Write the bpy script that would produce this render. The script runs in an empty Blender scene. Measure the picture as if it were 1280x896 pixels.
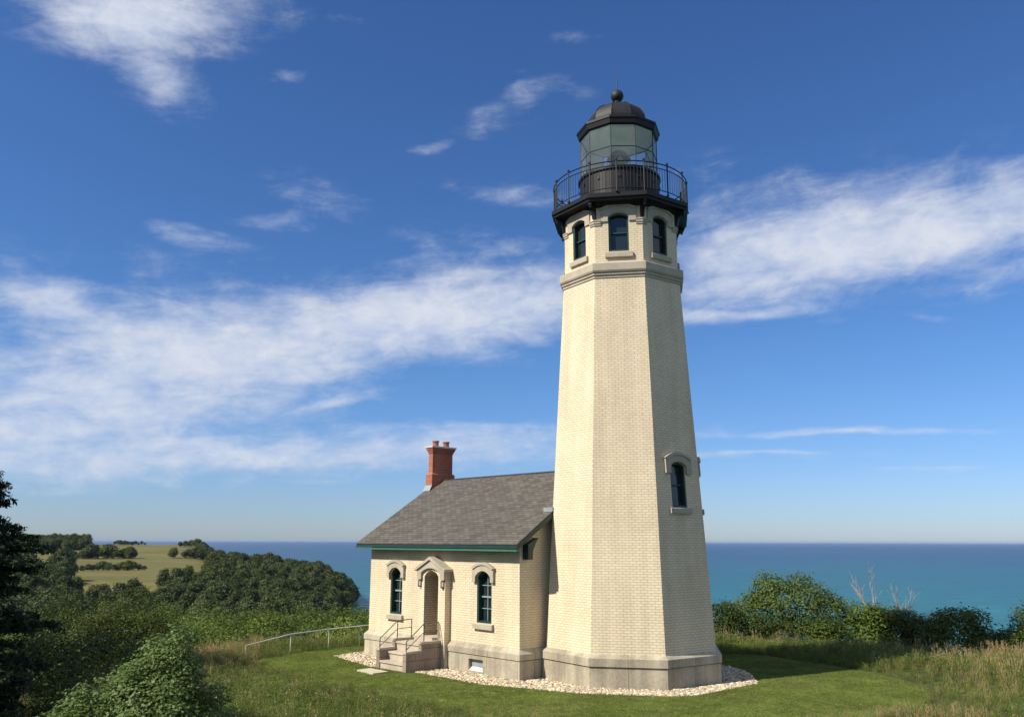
import bpy, math, random
import numpy as np
from mathutils import Vector, Matrix
from mathutils.geometry import tessellate_polygon
R = math.radians
scn = bpy.context.scene
col = scn.collection
rng = np.random.default_rng(7)

# ------------------------------------------------------------------ camera
cd = bpy.data.cameras.new("camera")
cam = bpy.data.objects.new("camera", cd)
col.objects.link(cam)
scn.camera = cam
PITCH, ROLL, CAMH = 0.21212, 0.00301, 4.3
cd.sensor_width = 36.0
cd.lens = 36.0 * 1060.35 / 1280.0
cd.clip_start, cd.clip_end = 0.1, 120000.0
_r = Vector((1, 0, 0)); _f = Vector((0, math.cos(PITCH), math.sin(PITCH))); _u = Vector((0, -math.sin(PITCH), math.cos(PITCH)))
_r2 = math.cos(ROLL) * _r + math.sin(ROLL) * _u
_u2 = -math.sin(ROLL) * _r + math.cos(ROLL) * _u
m = Matrix((_r2, _u2, -_f)).transposed().to_4x4()
m.translation = Vector((0, 0, CAMH))
cam.matrix_world = m

# ------------------------------------------------------------------ exposure, sun, sky
SUN_AZ, SUN_EL = R(-62), R(42)            # azimuth measured from -Y towards +X
SUN = Vector((math.sin(SUN_AZ) * math.cos(SUN_EL), -math.cos(SUN_AZ) * math.cos(SUN_EL), math.sin(SUN_EL)))
scn.view_settings.view_transform = 'Standard'
scn.view_settings.look = 'None'
scn.view_settings.exposure = 0.5
scn.view_settings.gamma = 1.0
scn.view_settings.use_curve_mapping = False
sd = bpy.data.lights.new("sun", 'SUN')
sd.energy = 5.0
sd.angle = R(0.53)
sd.color = (1.0, 0.925, 0.79)
sun = bpy.data.objects.new("sun", sd)
col.objects.link(sun)
sun.rotation_euler = SUN.to_track_quat('Z', 'Y').to_euler()
sun.location = (-30, -10, 60)

SKY_STRENGTH = 0.066
CLOUDS = [(-25.51, 31.62, 5.82, 1.64, 12.1, 1), (-24.91, 28.58, 2.26, 1.8, -38.9, 0.8), (-29.27, 30.31, 2.85, 1.27, 13.8, 0.7), (-16.83, 29.44, 1.93, 0.47, 7.4, 0.32), (-12.58, 33.46, 2.32, 0.36, 5.9, 0.25), (0.24, 28.35, 3.54, 1.39, 24.9, 0.43), (-5.57, 25.86, 2.03, 0.35, 7.2, 0.36), (3.49, 29.55, 2.95, 0.73, -11.5, 0.32), (5.03, 32.87, 1.79, 0.42, -2.3, 0.25), (-14.12, 21.82, 3.27, 1.12, -10.0, 0.4), (-16.17, 20.24, 2.92, 0.36, 5.5, 0.4), (-21.2, 18.53, 2.75, 0.5, -3.2, 0.43), (0.54, 22.63, 3.45, 0.63, -5.1, 0.43), (-5.58, 14.93, 12.19, 2.25, 6.5, 1), (-17.72, 12.47, 10.0, 2.9, 6.0, 1), (-27.8, 13.6, 4.4, 1.6, -12.4, 0.85), (-24.24, 9.45, 9.5, 2.4, 5.3, 1), (-29.22, 6.67, 5.83, 1.31, 3.9, 0.8), (-2.28, 18.48, 5.66, 2.13, -9.2, 0.32), (-17.51, 16.88, 7.75, 0.72, -2.9, 0.32), (23.14, 18.66, 9.6, 2.6, -4.3, 1), (30.59, 18.7, 5.6, 2.3, -12.4, 0.95), (15.95, 18.0, 6.28, 2.4, -1.0, 0.95), (14.24, 14.98, 5.78, 0.68, -3.5, 0.8), (14.14, 23.42, 3.27, 1.11, -5.2, 0.29), (27.24, 21.7, 3.7, 0.47, -1.9, 0.36), (-13.75, 5.65, 17.36, 1.15, 2.5, 0.85), (-26.85, 4.4, 9.59, 1.2, 2.3, 0.85), (-12.63, 8.93, 4.17, 0.42, 9.1, 0.8), (19.8, 6.68, 7.67, 0.25, -2.2, 0.7), (16.79, 5.5, 5.92, 0.2, -1.5, 0.55), (27.1, 13.36, 2.22, 0.24, -6.4, 0.36), (21.74, 13.35, 1.92, 0.2, -5.0, 0.36), (31.62, 15.29, 1.24, 0.37, 1.2, 0.36), (-4.32, 7.43, 10.81, 0.43, 0.7, 0.5), (26.47, 4.37, 3.87, 0.19, -2.0, 0.35), (-13.65, 3.84, 5.07, 0.26, 1.1, 0.35)]


class NT:
    """small node-tree helper"""
    def __init__(s, tree):
        s.t = tree; s.n = tree.nodes; s.l = tree.links
    def new(s, kind, **kw):
        o = s.n.new(kind)
        for k, v in kw.items():
            setattr(o, k, v)
        return o
    def link(s, a, b):
        s.l.new(a, b)
    def put(s, sock, v):
        if v is None:
            return
        if hasattr(v, 'links') or hasattr(v, 'is_output'):
            s.l.new(v, sock)
        else:
            sock.default_value = v
    def math(s, op, a=None, b=None, c=None, clamp=False):
        o = s.new('ShaderNodeMath', operation=op, use_clamp=clamp)
        for i, v in enumerate((a, b, c)):
            s.put(o.inputs[i], v)
        return o.outputs[0]
    def vmath(s, op, a=None, b=None):
        o = s.new('ShaderNodeVectorMath', operation=op)
        s.put(o.inputs[0], a)
        if b is not None:
            s.put(o.inputs[1], b)
        return o.outputs[0]
    def noise(s, vec, scale, detail=4.0, rough=0.55, dist=0.0):
        o = s.new('ShaderNodeTexNoise')
        s.put(o.inputs['Vector'], vec)
        o.inputs['Scale'].default_value = scale
        o.inputs['Detail'].default_value = detail
        o.inputs['Roughness'].default_value = rough
        o.inputs['Distortion'].default_value = dist
        return o.outputs['Fac']
    def ramp(s, fac, lo, hi, a=0.0, b=1.0, smooth=True):
        o = s.new('ShaderNodeMapRange')
        o.interpolation_type = 'SMOOTHSTEP' if smooth else 'LINEAR'
        s.put(o.inputs['Value'], fac)
        for k, v in zip(('From Min', 'From Max', 'To Min', 'To Max'), (lo, hi, a, b)):
            s.put(o.inputs[k], v)
        return o.outputs[0]
    def mix(s, fac, a, b, blend='MIX'):
        o = s.new('ShaderNodeMix', data_type='RGBA', blend_type=blend)
        s.put(o.inputs[0], fac)
        for i, v in ((6, a), (7, b)):
            if isinstance(v, tuple) and len(v) == 3:
                v = (*v, 1)
            s.put(o.inputs[i], v)
        return o.outputs[2]
    def comb(s, x, y, z):
        o = s.new('ShaderNodeCombineXYZ')
        for i, v in enumerate((x, y, z)):
            s.put(o.inputs[i], v)
        return o.outputs[0]
    def sep(s, v):
        o = s.new('ShaderNodeSeparateXYZ')
        s.put(o.inputs[0], v)
        return o.outputs


w = bpy.data.worlds.new("World")
scn.world = w
w.use_nodes = True
w.node_tree.nodes.clear()
N = NT(w.node_tree)
sky = N.new('ShaderNodeTexSky', sky_type='NISHITA')
sky.sun_disc = False
sky.sun_elevation = SUN_EL
sky.sun_rotation = math.atan2(SUN.x, SUN.y)
sky.altitude = 200
sky.air_density = 1.0
sky.dust_density = 0.3
sky.ozone_density = 1.6
hs = N.new('ShaderNodeHueSaturation')
hs.inputs['Hue'].default_value = 0.505
hs.inputs['Saturation'].default_value = 1.08
hs.inputs['Value'].default_value = SKY_STRENGTH * 10
N.link(sky.outputs[0], hs.inputs['Color'])
tc = N.new('ShaderNodeTexCoord')
d = tc.outputs['Generated']
dx, dy, dz = N.sep(d)
# clear lake air: bluer towards the horizon than the stock model
tint = N.mix(N.ramp(dz, -0.06, 0.24), (0.68, 0.83, 1.34), (0.62, 0.95, 1.33))
skyc = N.mix(1.0, hs.outputs[0], tint, 'MULTIPLY')
az = N.math('MULTIPLY', N.math('ARCTAN2', dx, dy), 57.2958)
el = N.math('MULTIPLY', N.math('ARCSINE', dz), 57.2958)
# cloud sheet coordinates: direction projected on a high flat layer, stretched along the wind
inv = N.math('DIVIDE', 1.0, N.math('MAXIMUM', N.math('ADD', dz, 0.06), 0.02))
px_, py_ = N.math('MULTIPLY', dx, inv), N.math('MULTIPLY', dy, inv)
P = N.comb(px_, py_, 0.0)
warp = N.noise(P, 0.9, 3.0)
warp2 = N.noise(N.vmath('ADD', P, (7.3, 2.1, 0.0)), 0.9, 3.0)
# soft shift of the angular coordinates so the masses get ragged edges
azw = N.math('ADD', az, N.math('MULTIPLY', N.math('SUBTRACT', warp, 0.5), 9.0))
elw = N.math('ADD', el, N.math('MULTIPLY', N.math('SUBTRACT', warp2, 0.5), N.ramp(el, 2.0, 20.0, 1.2, 5.0)))
mask = None
for a0_, e0_, sa, se, tl, amp in CLOUDS:
    c_, s_ = math.cos(R(tl)), math.sin(R(tl))
    da = N.math('SUBTRACT', azw, a0_)
    de = N.math('SUBTRACT', elw, e0_)
    xx = N.math('ADD', N.math('MULTIPLY', da, c_ / sa), N.math('MULTIPLY', de, s_ / sa))
    yy = N.math('ADD', N.math('MULTIPLY', da, -s_ / se), N.math('MULTIPLY', de, c_ / se))
    q = N.math('ADD', N.math('MULTIPLY', xx, xx), N.math('MULTIPLY', yy, yy))
    g = N.math('MULTIPLY', N.math('EXPONENT', N.math('MULTIPLY', q, -0.65)), amp)
    mask = g if mask is None else N.math('MAXIMUM', N.math('ADD', mask, N.math('MULTIPLY', g, 0.25)), g)
    mask = N.math('MINIMUM', mask, 1.25)
mask = N.math('MAXIMUM', mask, N.math('MULTIPLY', N.ramp(N.math('ABSOLUTE', az), 40.0, 65.0, 0.0, 0.75), N.ramp(N.noise(P, 1.3, 4.0), 0.36, 0.52)))  # unseen cloud cover added outside the view for whiter fill light
# fibres along the streaks (rotated and stretched), and billows
ca, sa_ = math.cos(R(9)), math.sin(R(9))
fx = N.math('ADD', N.math('MULTIPLY', az, 0.095 * ca), N.math('MULTIPLY', el, 0.095 * sa_))
fy = N.math('ADD', N.math('MULTIPLY', az, -0.31 * sa_), N.math('MULTIPLY', el, 0.31 * ca))
fib = N.noise(N.comb(fx, fy, 3.0), 2.2, 7.0, 0.6, 0.6)
hx = N.math('MULTIPLY', az, 0.085)
hy = N.math('MULTIPLY', el, 0.36)
fib2 = N.noise(N.comb(hx, hy, 1.0), 1.6, 7.0, 0.62, 0.4)
bil = N.noise(N.comb(N.math('MULTIPLY', az, 0.20), N.math('MULTIPLY', el, 0.3), 5.0), 1.6, 9.0, 0.64, 0.3)
tex = N.math('ADD', N.math('ADD', N.math('MULTIPLY', fib, 0.45), N.math('MULTIPLY', fib2, 0.35)), N.math('MULTIPLY', bil, 0.4))
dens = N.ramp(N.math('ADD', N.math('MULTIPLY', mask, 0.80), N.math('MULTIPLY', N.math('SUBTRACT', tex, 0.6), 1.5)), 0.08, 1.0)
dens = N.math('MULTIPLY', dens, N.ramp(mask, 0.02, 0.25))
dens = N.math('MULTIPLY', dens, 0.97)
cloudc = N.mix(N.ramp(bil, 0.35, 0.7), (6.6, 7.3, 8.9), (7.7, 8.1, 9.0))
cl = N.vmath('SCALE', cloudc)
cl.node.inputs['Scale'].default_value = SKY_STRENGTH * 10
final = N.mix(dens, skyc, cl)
bg = N.new('ShaderNodeBackground')
bg.inputs['Strength'].default_value = 0.1
N.link(final, bg.inputs['Color'])
wo = N.new('ShaderNodeOutputWorld')
N.link(bg.outputs[0], wo.inputs['Surface'])


# ------------------------------------------------------------------ object helpers
def tag(o, label=None, cat=None, group=None, kind=None):
    if label: o['label'] = label
    if cat: o['category'] = cat
    if group: o['group'] = group
    if kind: o['kind'] = kind
    return o


def empty(name, loc, label=None, cat=None, group=None):
    o = bpy.data.objects.new(name, None)
    o.empty_display_size = 0.3
    o.location = loc
    col.objects.link(o)
    return tag(o, label, cat, group)


def root_of(p):
    while p.parent:
        p = p.parent
    return p


class MB:
    """collects polygons (world coordinates) with UVs in metres, then links them as ONE mesh object"""
    def __init__(s):
        s.v = []; s.f = []; s.uv = []
    def face(s, pts, uvs=None, hint=None):
        pts = [Vector(p) for p in pts]
        nrm = Vector((0, 0, 0))
        for i in range(len(pts)):
            nrm += (pts[i] - pts[0]).cross(pts[(i + 1) % len(pts)] - pts[0])
        if uvs is None:
            nn = nrm.normalized() if nrm.length > 1e-12 else Vector((0, 0, 1))
            if abs(nn.z) > 0.9:
                uvs = [(p.x, p.y) for p in pts]
            else:
                tt = Vector((-nn.y, nn.x, 0)).normalized()
                uvs = [(p.dot(tt), p.z) for p in pts]
        uvs = list(uvs)
        if hint is not None and nrm.dot(Vector(hint)) < 0:
            pts.reverse(); uvs.reverse()
        b = len(s.v)
        s.v += pts
        s.f.append(tuple(range(b, b + len(pts))))
        s.uv += uvs
    def box(s, O, X, Y, Z):
        """box from corner O with edge vectors"""
        O, X, Y, Z = map(Vector, (O, X, Y, Z))
        c = O + (X + Y + Z) / 2
        for A, B, C in ((X, Y, Z), (Y, Z, X), (Z, X, Y)):
            for base in (O, O + C):
                q = [base, base + A, base + A + B, base + B]
                s.face(q, hint=sum(q, Vector()) / 4 - c)
    def tube(s, path, r, n=6, r2=None, caps=True):
        path = [Vector(p) for p in path]
        rings = []
        for i, p in enumerate(path):
            t = (path[min(i + 1, len(path) - 1)] - path[max(i - 1, 0)]).normalized()
            a = t.cross(Vector((0, 0, 1)) if abs(t.z) < 0.9 else Vector((1, 0, 0))).normalized()
            b = t.cross(a)
            rr = r if r2 is None else r + (r2 - r) * i / (len(path) - 1)
            rings.append([p + a * rr * math.cos(2 * math.pi * k / n) + b * rr * math.sin(2 * math.pi * k / n) for k in range(n)])
        for i in range(len(path) - 1):
            c = (path[i] + path[i + 1]) / 2
            for k in range(n):
                q = [rings[i][k], rings[i][(k + 1) % n], rings[i + 1][(k + 1) % n], rings[i + 1][k]]
                s.face(q, hint=sum(q, Vector()) / 4 - c)
        if caps:
            s.face(rings[0], hint=path[0] - path[1])
            s.face(rings[-1], hint=path[-1] - path[-2])
    def loft(s, cx, cy, prof, n, a0, caps=True):
        """n-gon rings (R, z) stacked up; corner k at angle a0 + k*360/n from -Y towards +X"""
        A = [a0 + 2 * math.pi * k / n for k in range(n)]
        P = lambda r, z, k: Vector((cx + r * math.sin(A[k % n]), cy - r * math.cos(A[k % n]), z))
        for k in range(n):
            am = a0 + 2 * math.pi * (k + 0.5) / n
            out = Vector((math.sin(am), -math.cos(am), 0))
            for (r0, z0), (r1, z1) in zip(prof, prof[1:]):
                h0, h1 = r0 * math.sin(math.pi / n), r1 * math.sin(math.pi / n)
                ht = out.copy()
                if abs(z1 - z0) < 1e-5:
                    ht = Vector((0, 0, 1 if r1 < r0 else -1))
                elif r1 < r0 - 1e-6 and (z1 > z0): ht.z = 0.3
                q = [P(r0, z0, k), P(r0, z0, k + 1)]
                u = [(-h0, z0), (h0, z0)]
                if r1 > 1e-6:
                    q += [P(r1, z1, k + 1), P(r1, z1, k)]
                    dz_ = z1 if abs(z1 - z0) > 1e-4 else z0 + abs(r1 - r0)
                    u += [(h1, dz_), (-h1, dz_)]
                else:
                    q.append(P(0, z1, k)); u.append((0, z1 + r0))
                s.face(q, u, ht)
        if caps:
            if prof[0][0] > 1e-6: s.face([P(*prof[0], k) for k in range(n)], hint=(0, 0, -1))
            if prof[-1][0] > 1e-6: s.face([P(*prof[-1], k) for k in range(n)], hint=(0, 0, 1))
    def build(s, name, mat, parent=None, smooth=False, weld=False):
        me = bpy.data.meshes.new(name)
        off = Vector(root_of(parent).location) if parent else Vector((0, 0, 0))
        me.from_pydata([tuple(p - off) for p in s.v], [], s.f)
        uvl = me.uv_layers.new(name="UVMap")
        uvl.data.foreach_set('uv', np.array(s.uv, dtype=np.float32).ravel())
        if mat: me.materials.append(mat)
        if smooth:
            import bmesh
            bm = bmesh.new(); bm.from_mesh(me)
            bmesh.ops.remove_doubles(bm, verts=bm.verts, dist=1e-5)
            bm.to_mesh(me); bm.free()
            me.polygons.foreach_set('use_smooth', [True] * len(me.polygons))
        o = bpy.data.objects.new(name, me)
        col.objects.link(o)
        if parent: o.parent = parent
        return o


class Frame:
    def __init__(s, O, U, V, Nn):
        s.O, s.U, s.V, s.N = Vector(O), Vector(U).normalized(), Vector(V).normalized(), Vector(Nn).normalized()
    def __call__(s, u, v, w=0.0):
        return s.O + s.U * u + s.V * v + s.N * w


def wall(mb, fr, outer, holes=(), w=0.0, depth=None, hint=1):
    """flat polygon with holes in frame fr; depth adds the reveals of the holes"""
    polys = [outer] + list(holes)
    flat = [p for q in polys for p in q]
    tris = tessellate_polygon([[Vector((p[0], p[1], 0)) for p in q] for q in polys])
    for t in tris:
        mb.face([fr(*flat[i], w) for i in t], [flat[i] for i in t], fr.N * hint)
    if depth:
        for h in holes:
            reveal(mb, fr, h, w, w - depth)


def reveal(mb, fr, outline, w0, w1, out=False, closed=True):
    n = len(outline)
    cu = sum(p[0] for p in outline) / n; cv = sum(p[1] for p in outline) / n
    for i in range(n if closed else n - 1):
        p, q = outline[i], outline[(i + 1) % n]
        e = Vector((q[0] - p[0], q[1] - p[1]))
        L_ = e.length
        inn = fr.U * (cu - (p[0] + q[0]) / 2) + fr.V * (cv - (p[1] + q[1]) / 2)
        base = p[1] if abs(e.y) > abs(e.x) else 0
        uv = [(w0, p[1]), (w0, q[1]), (w1, q[1]), (w1, p[1])] if abs(e.y) > abs(e.x) else [(p[0], w0), (q[0], w0), (q[0], w1), (p[0], w1)]
        mb.face([fr(*p, w0), fr(*q, w0), fr(*q, w1), fr(*p, w1)], uv, -inn if out else inn)


def slab(mb, fr, outline, w0, w1):
    """extruded polygon"""
    wall(mb, fr, outline, (), w1)
    wall(mb, fr, outline, (), w0, hint=-1)
    reveal(mb, fr, outline, w0, w1, out=True)


def band(mb, fr, outer, inner, w0, w1, closed=False):
    """solid strip between two matching outlines"""
    n = len(outer)
    cen = Vector((sum(p[0] for p in outer) / n, sum(p[1] for p in outer) / n))
    for i in range(n if closed else n - 1):
        j = (i + 1) % n
        mb.face([fr(*outer[i], w1), fr(*outer[j], w1), fr(*inner[j], w1), fr(*inner[i], w1)], [outer[i], outer[j], inner[j], inner[i]], fr.N)
        mo = (Vector(outer[i]) + Vector(outer[j])) / 2 - cen
        oo = fr.U * mo.x + fr.V * mo.y
        mb.face([fr(*outer[i], w0), fr(*outer[j], w0), fr(*outer[j], w1), fr(*outer[i], w1)], None, oo)
        mb.face([fr(*inner[i], w0), fr(*inner[j], w0), fr(*inner[j], w1), fr(*inner[i], w1)], None, -oo)
    if not closed:
        for i in (0, n - 1):
            mb.face([fr(*outer[i], w0), fr(*inner[i], w0), fr(*inner[i], w1), fr(*outer[i], w1)], None, -fr.V)


def arch(uc, w, z0, zs, zt, n=10):
    """outline: bottom-left, up, over the segmental arch, down to bottom-right"""
    h = zt - zs
    rad = (w * w / 4 + h * h) / (2 * h)
    half = math.asin(min(1, w / 2 / rad))
    pts = [(uc - w / 2, z0)]
    for i in range(n + 1):
        t = -half + 2 * half * i / n
        pts.append((uc + rad * math.sin(t), zt - rad + rad * math.cos(t)))
    pts.append((uc + w / 2, z0))
    return pts


# ------------------------------------------------------------------ materials
def mat(name):
    m_ = bpy.data.materials.new(name)
    m_.use_nodes = True
    n = NT(m_.node_tree)
    b = n.n['Principled BSDF']
    return m_, n, b


def plain(name, c, rough=0.6, var=0.15, scale=3.0, metal=0.0, spec=0.4, bump=0.0, bscale=30.0):
    m_, n, b = mat(name)
    t = n.new('ShaderNodeTexCoord').outputs['Object']
    f = n.noise(t, scale, 5.0, 0.6)
    f2 = n.noise(t, scale * 9, 3.0, 0.6)
    mixf = n.math('ADD', n.math('MULTIPLY', f, 0.65), n.math('MULTIPLY', f2, 0.35))
    lo = tuple(x * (1 - var) for x in c); hi = tuple(min(1, x * (1 + var)) for x in c)
    n.link(n.mix(n.ramp(mixf, 0.3, 0.7), lo, hi), b.inputs['Base Color'])
    b.inputs['Roughness'].default_value = rough
    b.inputs['Metallic'].default_value = metal
    b.inputs['Specular IOR Level'].default_value = spec
    if bump:
        bp = n.new('ShaderNodeBump')
        bp.inputs['Strength'].default_value = bump
        bp.inputs['Distance'].default_value = 0.02
        n.link(n.noise(t, bscale, 4.0, 0.65), bp.inputs['Height'])
        n.link(bp.outputs[0], b.inputs['Normal'])
    return m_


def bricks(name, c1, c2, mortar, bw, rh, ms, offs=0.5, bump=0.5, rough=0.85, stain=0.18, smooth=0.1, spec=0.2, bias=0.0, speck=0.0):
    m_, n, b = mat(name)
    uv = n.new('ShaderNodeUVMap').outputs[0]
    t = n.new('ShaderNodeTexCoord').outputs['Object']
    br = n.new('ShaderNodeTexBrick')
    br.offset = offs
    n.link(uv, br.inputs['Vector'])
    br.inputs['Scale'].default_value = 1.0
    br.inputs['Mortar Size'].default_value = ms
    br.inputs['Mortar Smooth'].default_value = smooth
    br.inputs['Bias'].default_value = bias
    br.inputs['Brick Width'].default_value = bw
    br.inputs['Row Height'].default_value = rh
    br.inputs['Color1'].default_value = (*c1, 1)
    br.inputs['Color2'].default_value = (*c2, 1)
    br.inputs['Mortar'].default_value = (*mortar, 1)
    st = n.noise(t, 0.55, 6.0, 0.65)
    fine = n.noise(t, 14.0, 5.0, 0.7)
    k = n.math('ADD', n.math('MULTIPLY', st, 0.6), n.math('MULTIPLY', fine, 0.4))
    streak = n.noise(n.vmath('MULTIPLY', t, (2.6, 2.6, 0.16)), 1.0, 4.0, 0.6)
    k = n.math('ADD', n.math('MULTIPLY', k, 0.62), n.math('MULTIPLY', streak, 0.38))
    sh = n.ramp(k, 0.35, 0.65, 1 - stain, 1 + stain * 0.6)
    sc = n.vmath('SCALE', br.outputs['Color'])
    n.link(sh, sc.node.inputs['Scale'])
    n.link(sc, b.inputs['Base Color'])
    b.inputs['Roughness'].default_value = rough
    b.inputs['Specular IOR Level'].default_value = spec
    bp = n.new('ShaderNodeBump')
    bp.inputs['Strength'].default_value = bump
    bp.inputs['Distance'].default_value = 0.012
    hgt = n.math('SUBTRACT', n.math('MULTIPLY', fine, 0.35), br.outputs['Fac'])
    n.link(hgt, bp.inputs['Height'])
    n.link(bp.outputs[0], b.inputs['Normal'])
    return m_


M = {}
M['brick'] = bricks('cream_brick', (0.675, 0.572, 0.405), (0.625, 0.525, 0.367), (0.46, 0.385, 0.27), 0.215, 0.079, 0.010, stain=.15)
M['shaded_brick'] = bricks('shaded_brick', (0.54, 0.45, 0.33), (0.47, 0.39, 0.28), (0.30, 0.245, 0.17), 0.215, 0.079, 0.012)  # cream brick darkened, the doorway's shade put into its colour
M['stone'] = bricks('foundation_stone', (0.39, 0.345, 0.26), (0.335, 0.295, 0.22), (0.22, 0.195, 0.15), 1.45, 5.0, 0.012, offs=0.0, bump=0.35, stain=0.42)
M['trim'] = plain('carved_stone', (0.37, 0.325, 0.25), 0.85, 0.16, 2.0, bump=0.3, bscale=40)
M['red_brick'] = bricks('red_brick', (0.37, 0.105, 0.060), (0.27, 0.075, 0.045), (0.32, 0.19, 0.13), 0.215, 0.075, 0.010, stain=0.3)
M['shingle'] = bricks('roof_shingles', (0.130, 0.117, 0.102), (0.080, 0.073, 0.065), (0.050, 0.045, 0.040), 0.30, 0.135, 0.012, bump=0.8, stain=0.12, smooth=0.6, rough=0.95, spec=0.1)
M['teal'] = plain('dark_green_paint', (0.010, 0.040, 0.034), 0.45, 0.2)
M['teal_light'] = plain('green_trim_paint', (0.04, 0.135, 0.11), 0.45, 0.15)
M['sash'] = plain('sash_paint', (0.22, 0.30, 0.28), 0.5, 0.1)
M['black'] = plain('black_iron_paint', (0.0045, 0.0055, 0.0075), 0.55, 0.35, 4.0, spec=0.3)
M['roofmetal'] = plain('dark_roof_metal', (0.012, 0.013, 0.015), 0.6, 0.4, 3.0, spec=0.35)
M['flash'] = plain('grey_flashing', (0.26, 0.30, 0.32), 0.5, 0.15, metal=0.2)
M['steel'] = plain('galvanised_pipe', (0.46, 0.44, 0.40), 0.6, 0.15)
M['rust'] = plain('weathered_iron', (0.13, 0.10, 0.075), 0.6, 0.35, 8.0)
M['cap'] = plain('mortar_cap', (0.52, 0.49, 0.45), 0.85, 0.15)
M['concrete'] = plain('step_concrete', (0.42, 0.36, 0.28), 0.9, 0.2, 2.5, bump=0.3)
M['cheek'] = bricks('step_block', (0.30, 0.24, 0.19), (0.25, 0.20, 0.155), (0.16, 0.13, 0.10), 0.8, 0.36, 0.012, bump=0.35, stain=0.3)
M['ceil'] = plain('lantern_ceiling', (0.84, 0.88, 0.80), 0.7, 0.08)
M['lampglass'] = plain('lamp_glass', (0.65, 0.66, 0.62), 0.15, 0.05, spec=0.6)

def pane_mat():
    m_, n, b = mat('window_pane')
    t = n.new('ShaderNodeTexCoord').outputs['Object']
    f = n.noise(t, 1.3, 3.0)
    n.link(n.mix(f, (0.006, 0.010, 0.011), (0.030, 0.042, 0.045)), b.inputs['Base Color'])
    b.inputs['Roughness'].default_value = 0.06
    b.inputs['Specular IOR Level'].default_value = 0.6
    bp = n.new('ShaderNodeBump'); bp.inputs['Strength'].default_value = 0.05; bp.inputs['Distance'].default_value = 0.05
    n.link(n.noise(t, 2.5, 2.0), bp.inputs['Height']); n.link(bp.outputs[0], b.inputs['Normal'])
    return m_
M['pane'] = pane_mat()


def clear_glass(name, tint, refl, film=0.0):
    m_, n, b = mat(name)
    tr = n.new('ShaderNodeBsdfTransparent'); tr.inputs[0].default_value = (*tint, 1)
    gl = n.new('ShaderNodeBsdfGlossy'); gl.inputs['Roughness'].default_value = 0.03
    fr_ = n.new('ShaderNodeFresnel'); fr_.inputs[0].default_value = 1.5
    mx = n.new('ShaderNodeMixShader')
    n.link(n.math('ADD', n.math('MULTIPLY', fr_.outputs[0], 0.9), refl), mx.inputs[0])
    n.link(tr.outputs[0], mx.inputs[1]); n.link(gl.outputs[0], mx.inputs[2])
    out = mx.outputs[0]
    if film:                                    # thin milky film, added to brighten the panes like sky light
        df = n.new('ShaderNodeBsdfDiffuse'); df.inputs[0].default_value = (0.80, 0.84, 0.78, 1)
        tl = n.new('ShaderNodeBsdfTranslucent'); tl.inputs[0].default_value = (0.80, 0.84, 0.78, 1)
        a1 = n.new('ShaderNodeMixShader'); a1.inputs[0].default_value = 0.5
        n.link(df.outputs[0], a1.inputs[1]); n.link(tl.outputs[0], a1.inputs[2])
        a2 = n.new('ShaderNodeMixShader')
        pos = n.new('ShaderNodeNewGeometry').outputs['Position']
        n.link(n.ramp(n.noise(pos, 2.5, 4.0, 0.6), 0.3, 0.7, film * .7, film * 1.3), a2.inputs[0])
        n.link(out, a2.inputs[1]); n.link(a1.outputs[0], a2.inputs[2])
        out = a2.outputs[0]
    n.link(out, n.n['Material Output'].inputs['Surface'])
    return m_
M['glass'] = clear_glass('lantern_glass', (0.94, 0.97, 0.95), 0.02, 0.10)
M['lens'] = clear_glass('lens_glass', (0.34, 0.62, 0.46), 0.12)


def leaf_mat(name, c1, c2, rough=0.5, trans=0.25, spec=0.14, patch=0.0, dry=(0.16, 0.15, 0.05)):
    m_, n, b = mat(name)
    at = n.new('ShaderNodeAttribute'); at.attribute_name = 'rnd'
    oi = n.new('ShaderNodeObjectInfo').outputs['Random']
    cc = n.mix(at.outputs['Fac'], c1, c2)
    sc = n.vmath('SCALE', cc)
    vr_ = n.ramp(oi, 0, 1, 0.68, 1.38, False)
    if patch:
        pp = n.new('ShaderNodeNewGeometry').outputs['Position']
        pn = n.noise(pp, patch, 5.0, 0.65)
        vr_ = n.math('MULTIPLY', vr_, n.ramp(pn, 0.3, 0.7, 0.78, 1.22))
        sc = n.vmath('SCALE', n.mix(n.ramp(n.noise(pp, patch * .6, 3.0, .6), 0.45, 0.75, 0.0, 0.45), cc, dry))
    else:
        hue = n.vmath('MULTIPLY', cc, (1.35, 1.12, 0.8))
        sc = n.vmath('SCALE', n.mix(n.ramp(n.math('FRACT', n.math('MULTIPLY', oi, 7.31)), 0.3, 1.0, 0.0, 0.7), cc, hue))
    n.link(vr_, sc.node.inputs['Scale'])
    n.link(sc, b.inputs['Base Color'])
    b.inputs['Roughness'].default_value = rough
    b.inputs['Specular IOR Level'].default_value = spec
    tl = n.new('ShaderNodeBsdfTranslucent')
    sc2 = n.vmath('MULTIPLY', sc, (1.1, 1.25, 0.6))
    n.link(sc2, tl.inputs['Color'])
    mx = n.new('ShaderNodeMixShader'); mx.inputs[0].default_value = trans
    n.link(b.outputs[0], mx.inputs[1]); n.link(tl.outputs[0], mx.inputs[2])
    n.link(mx.outputs[0], n.n['Material Output'].inputs['Surface'])
    return m_


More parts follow.
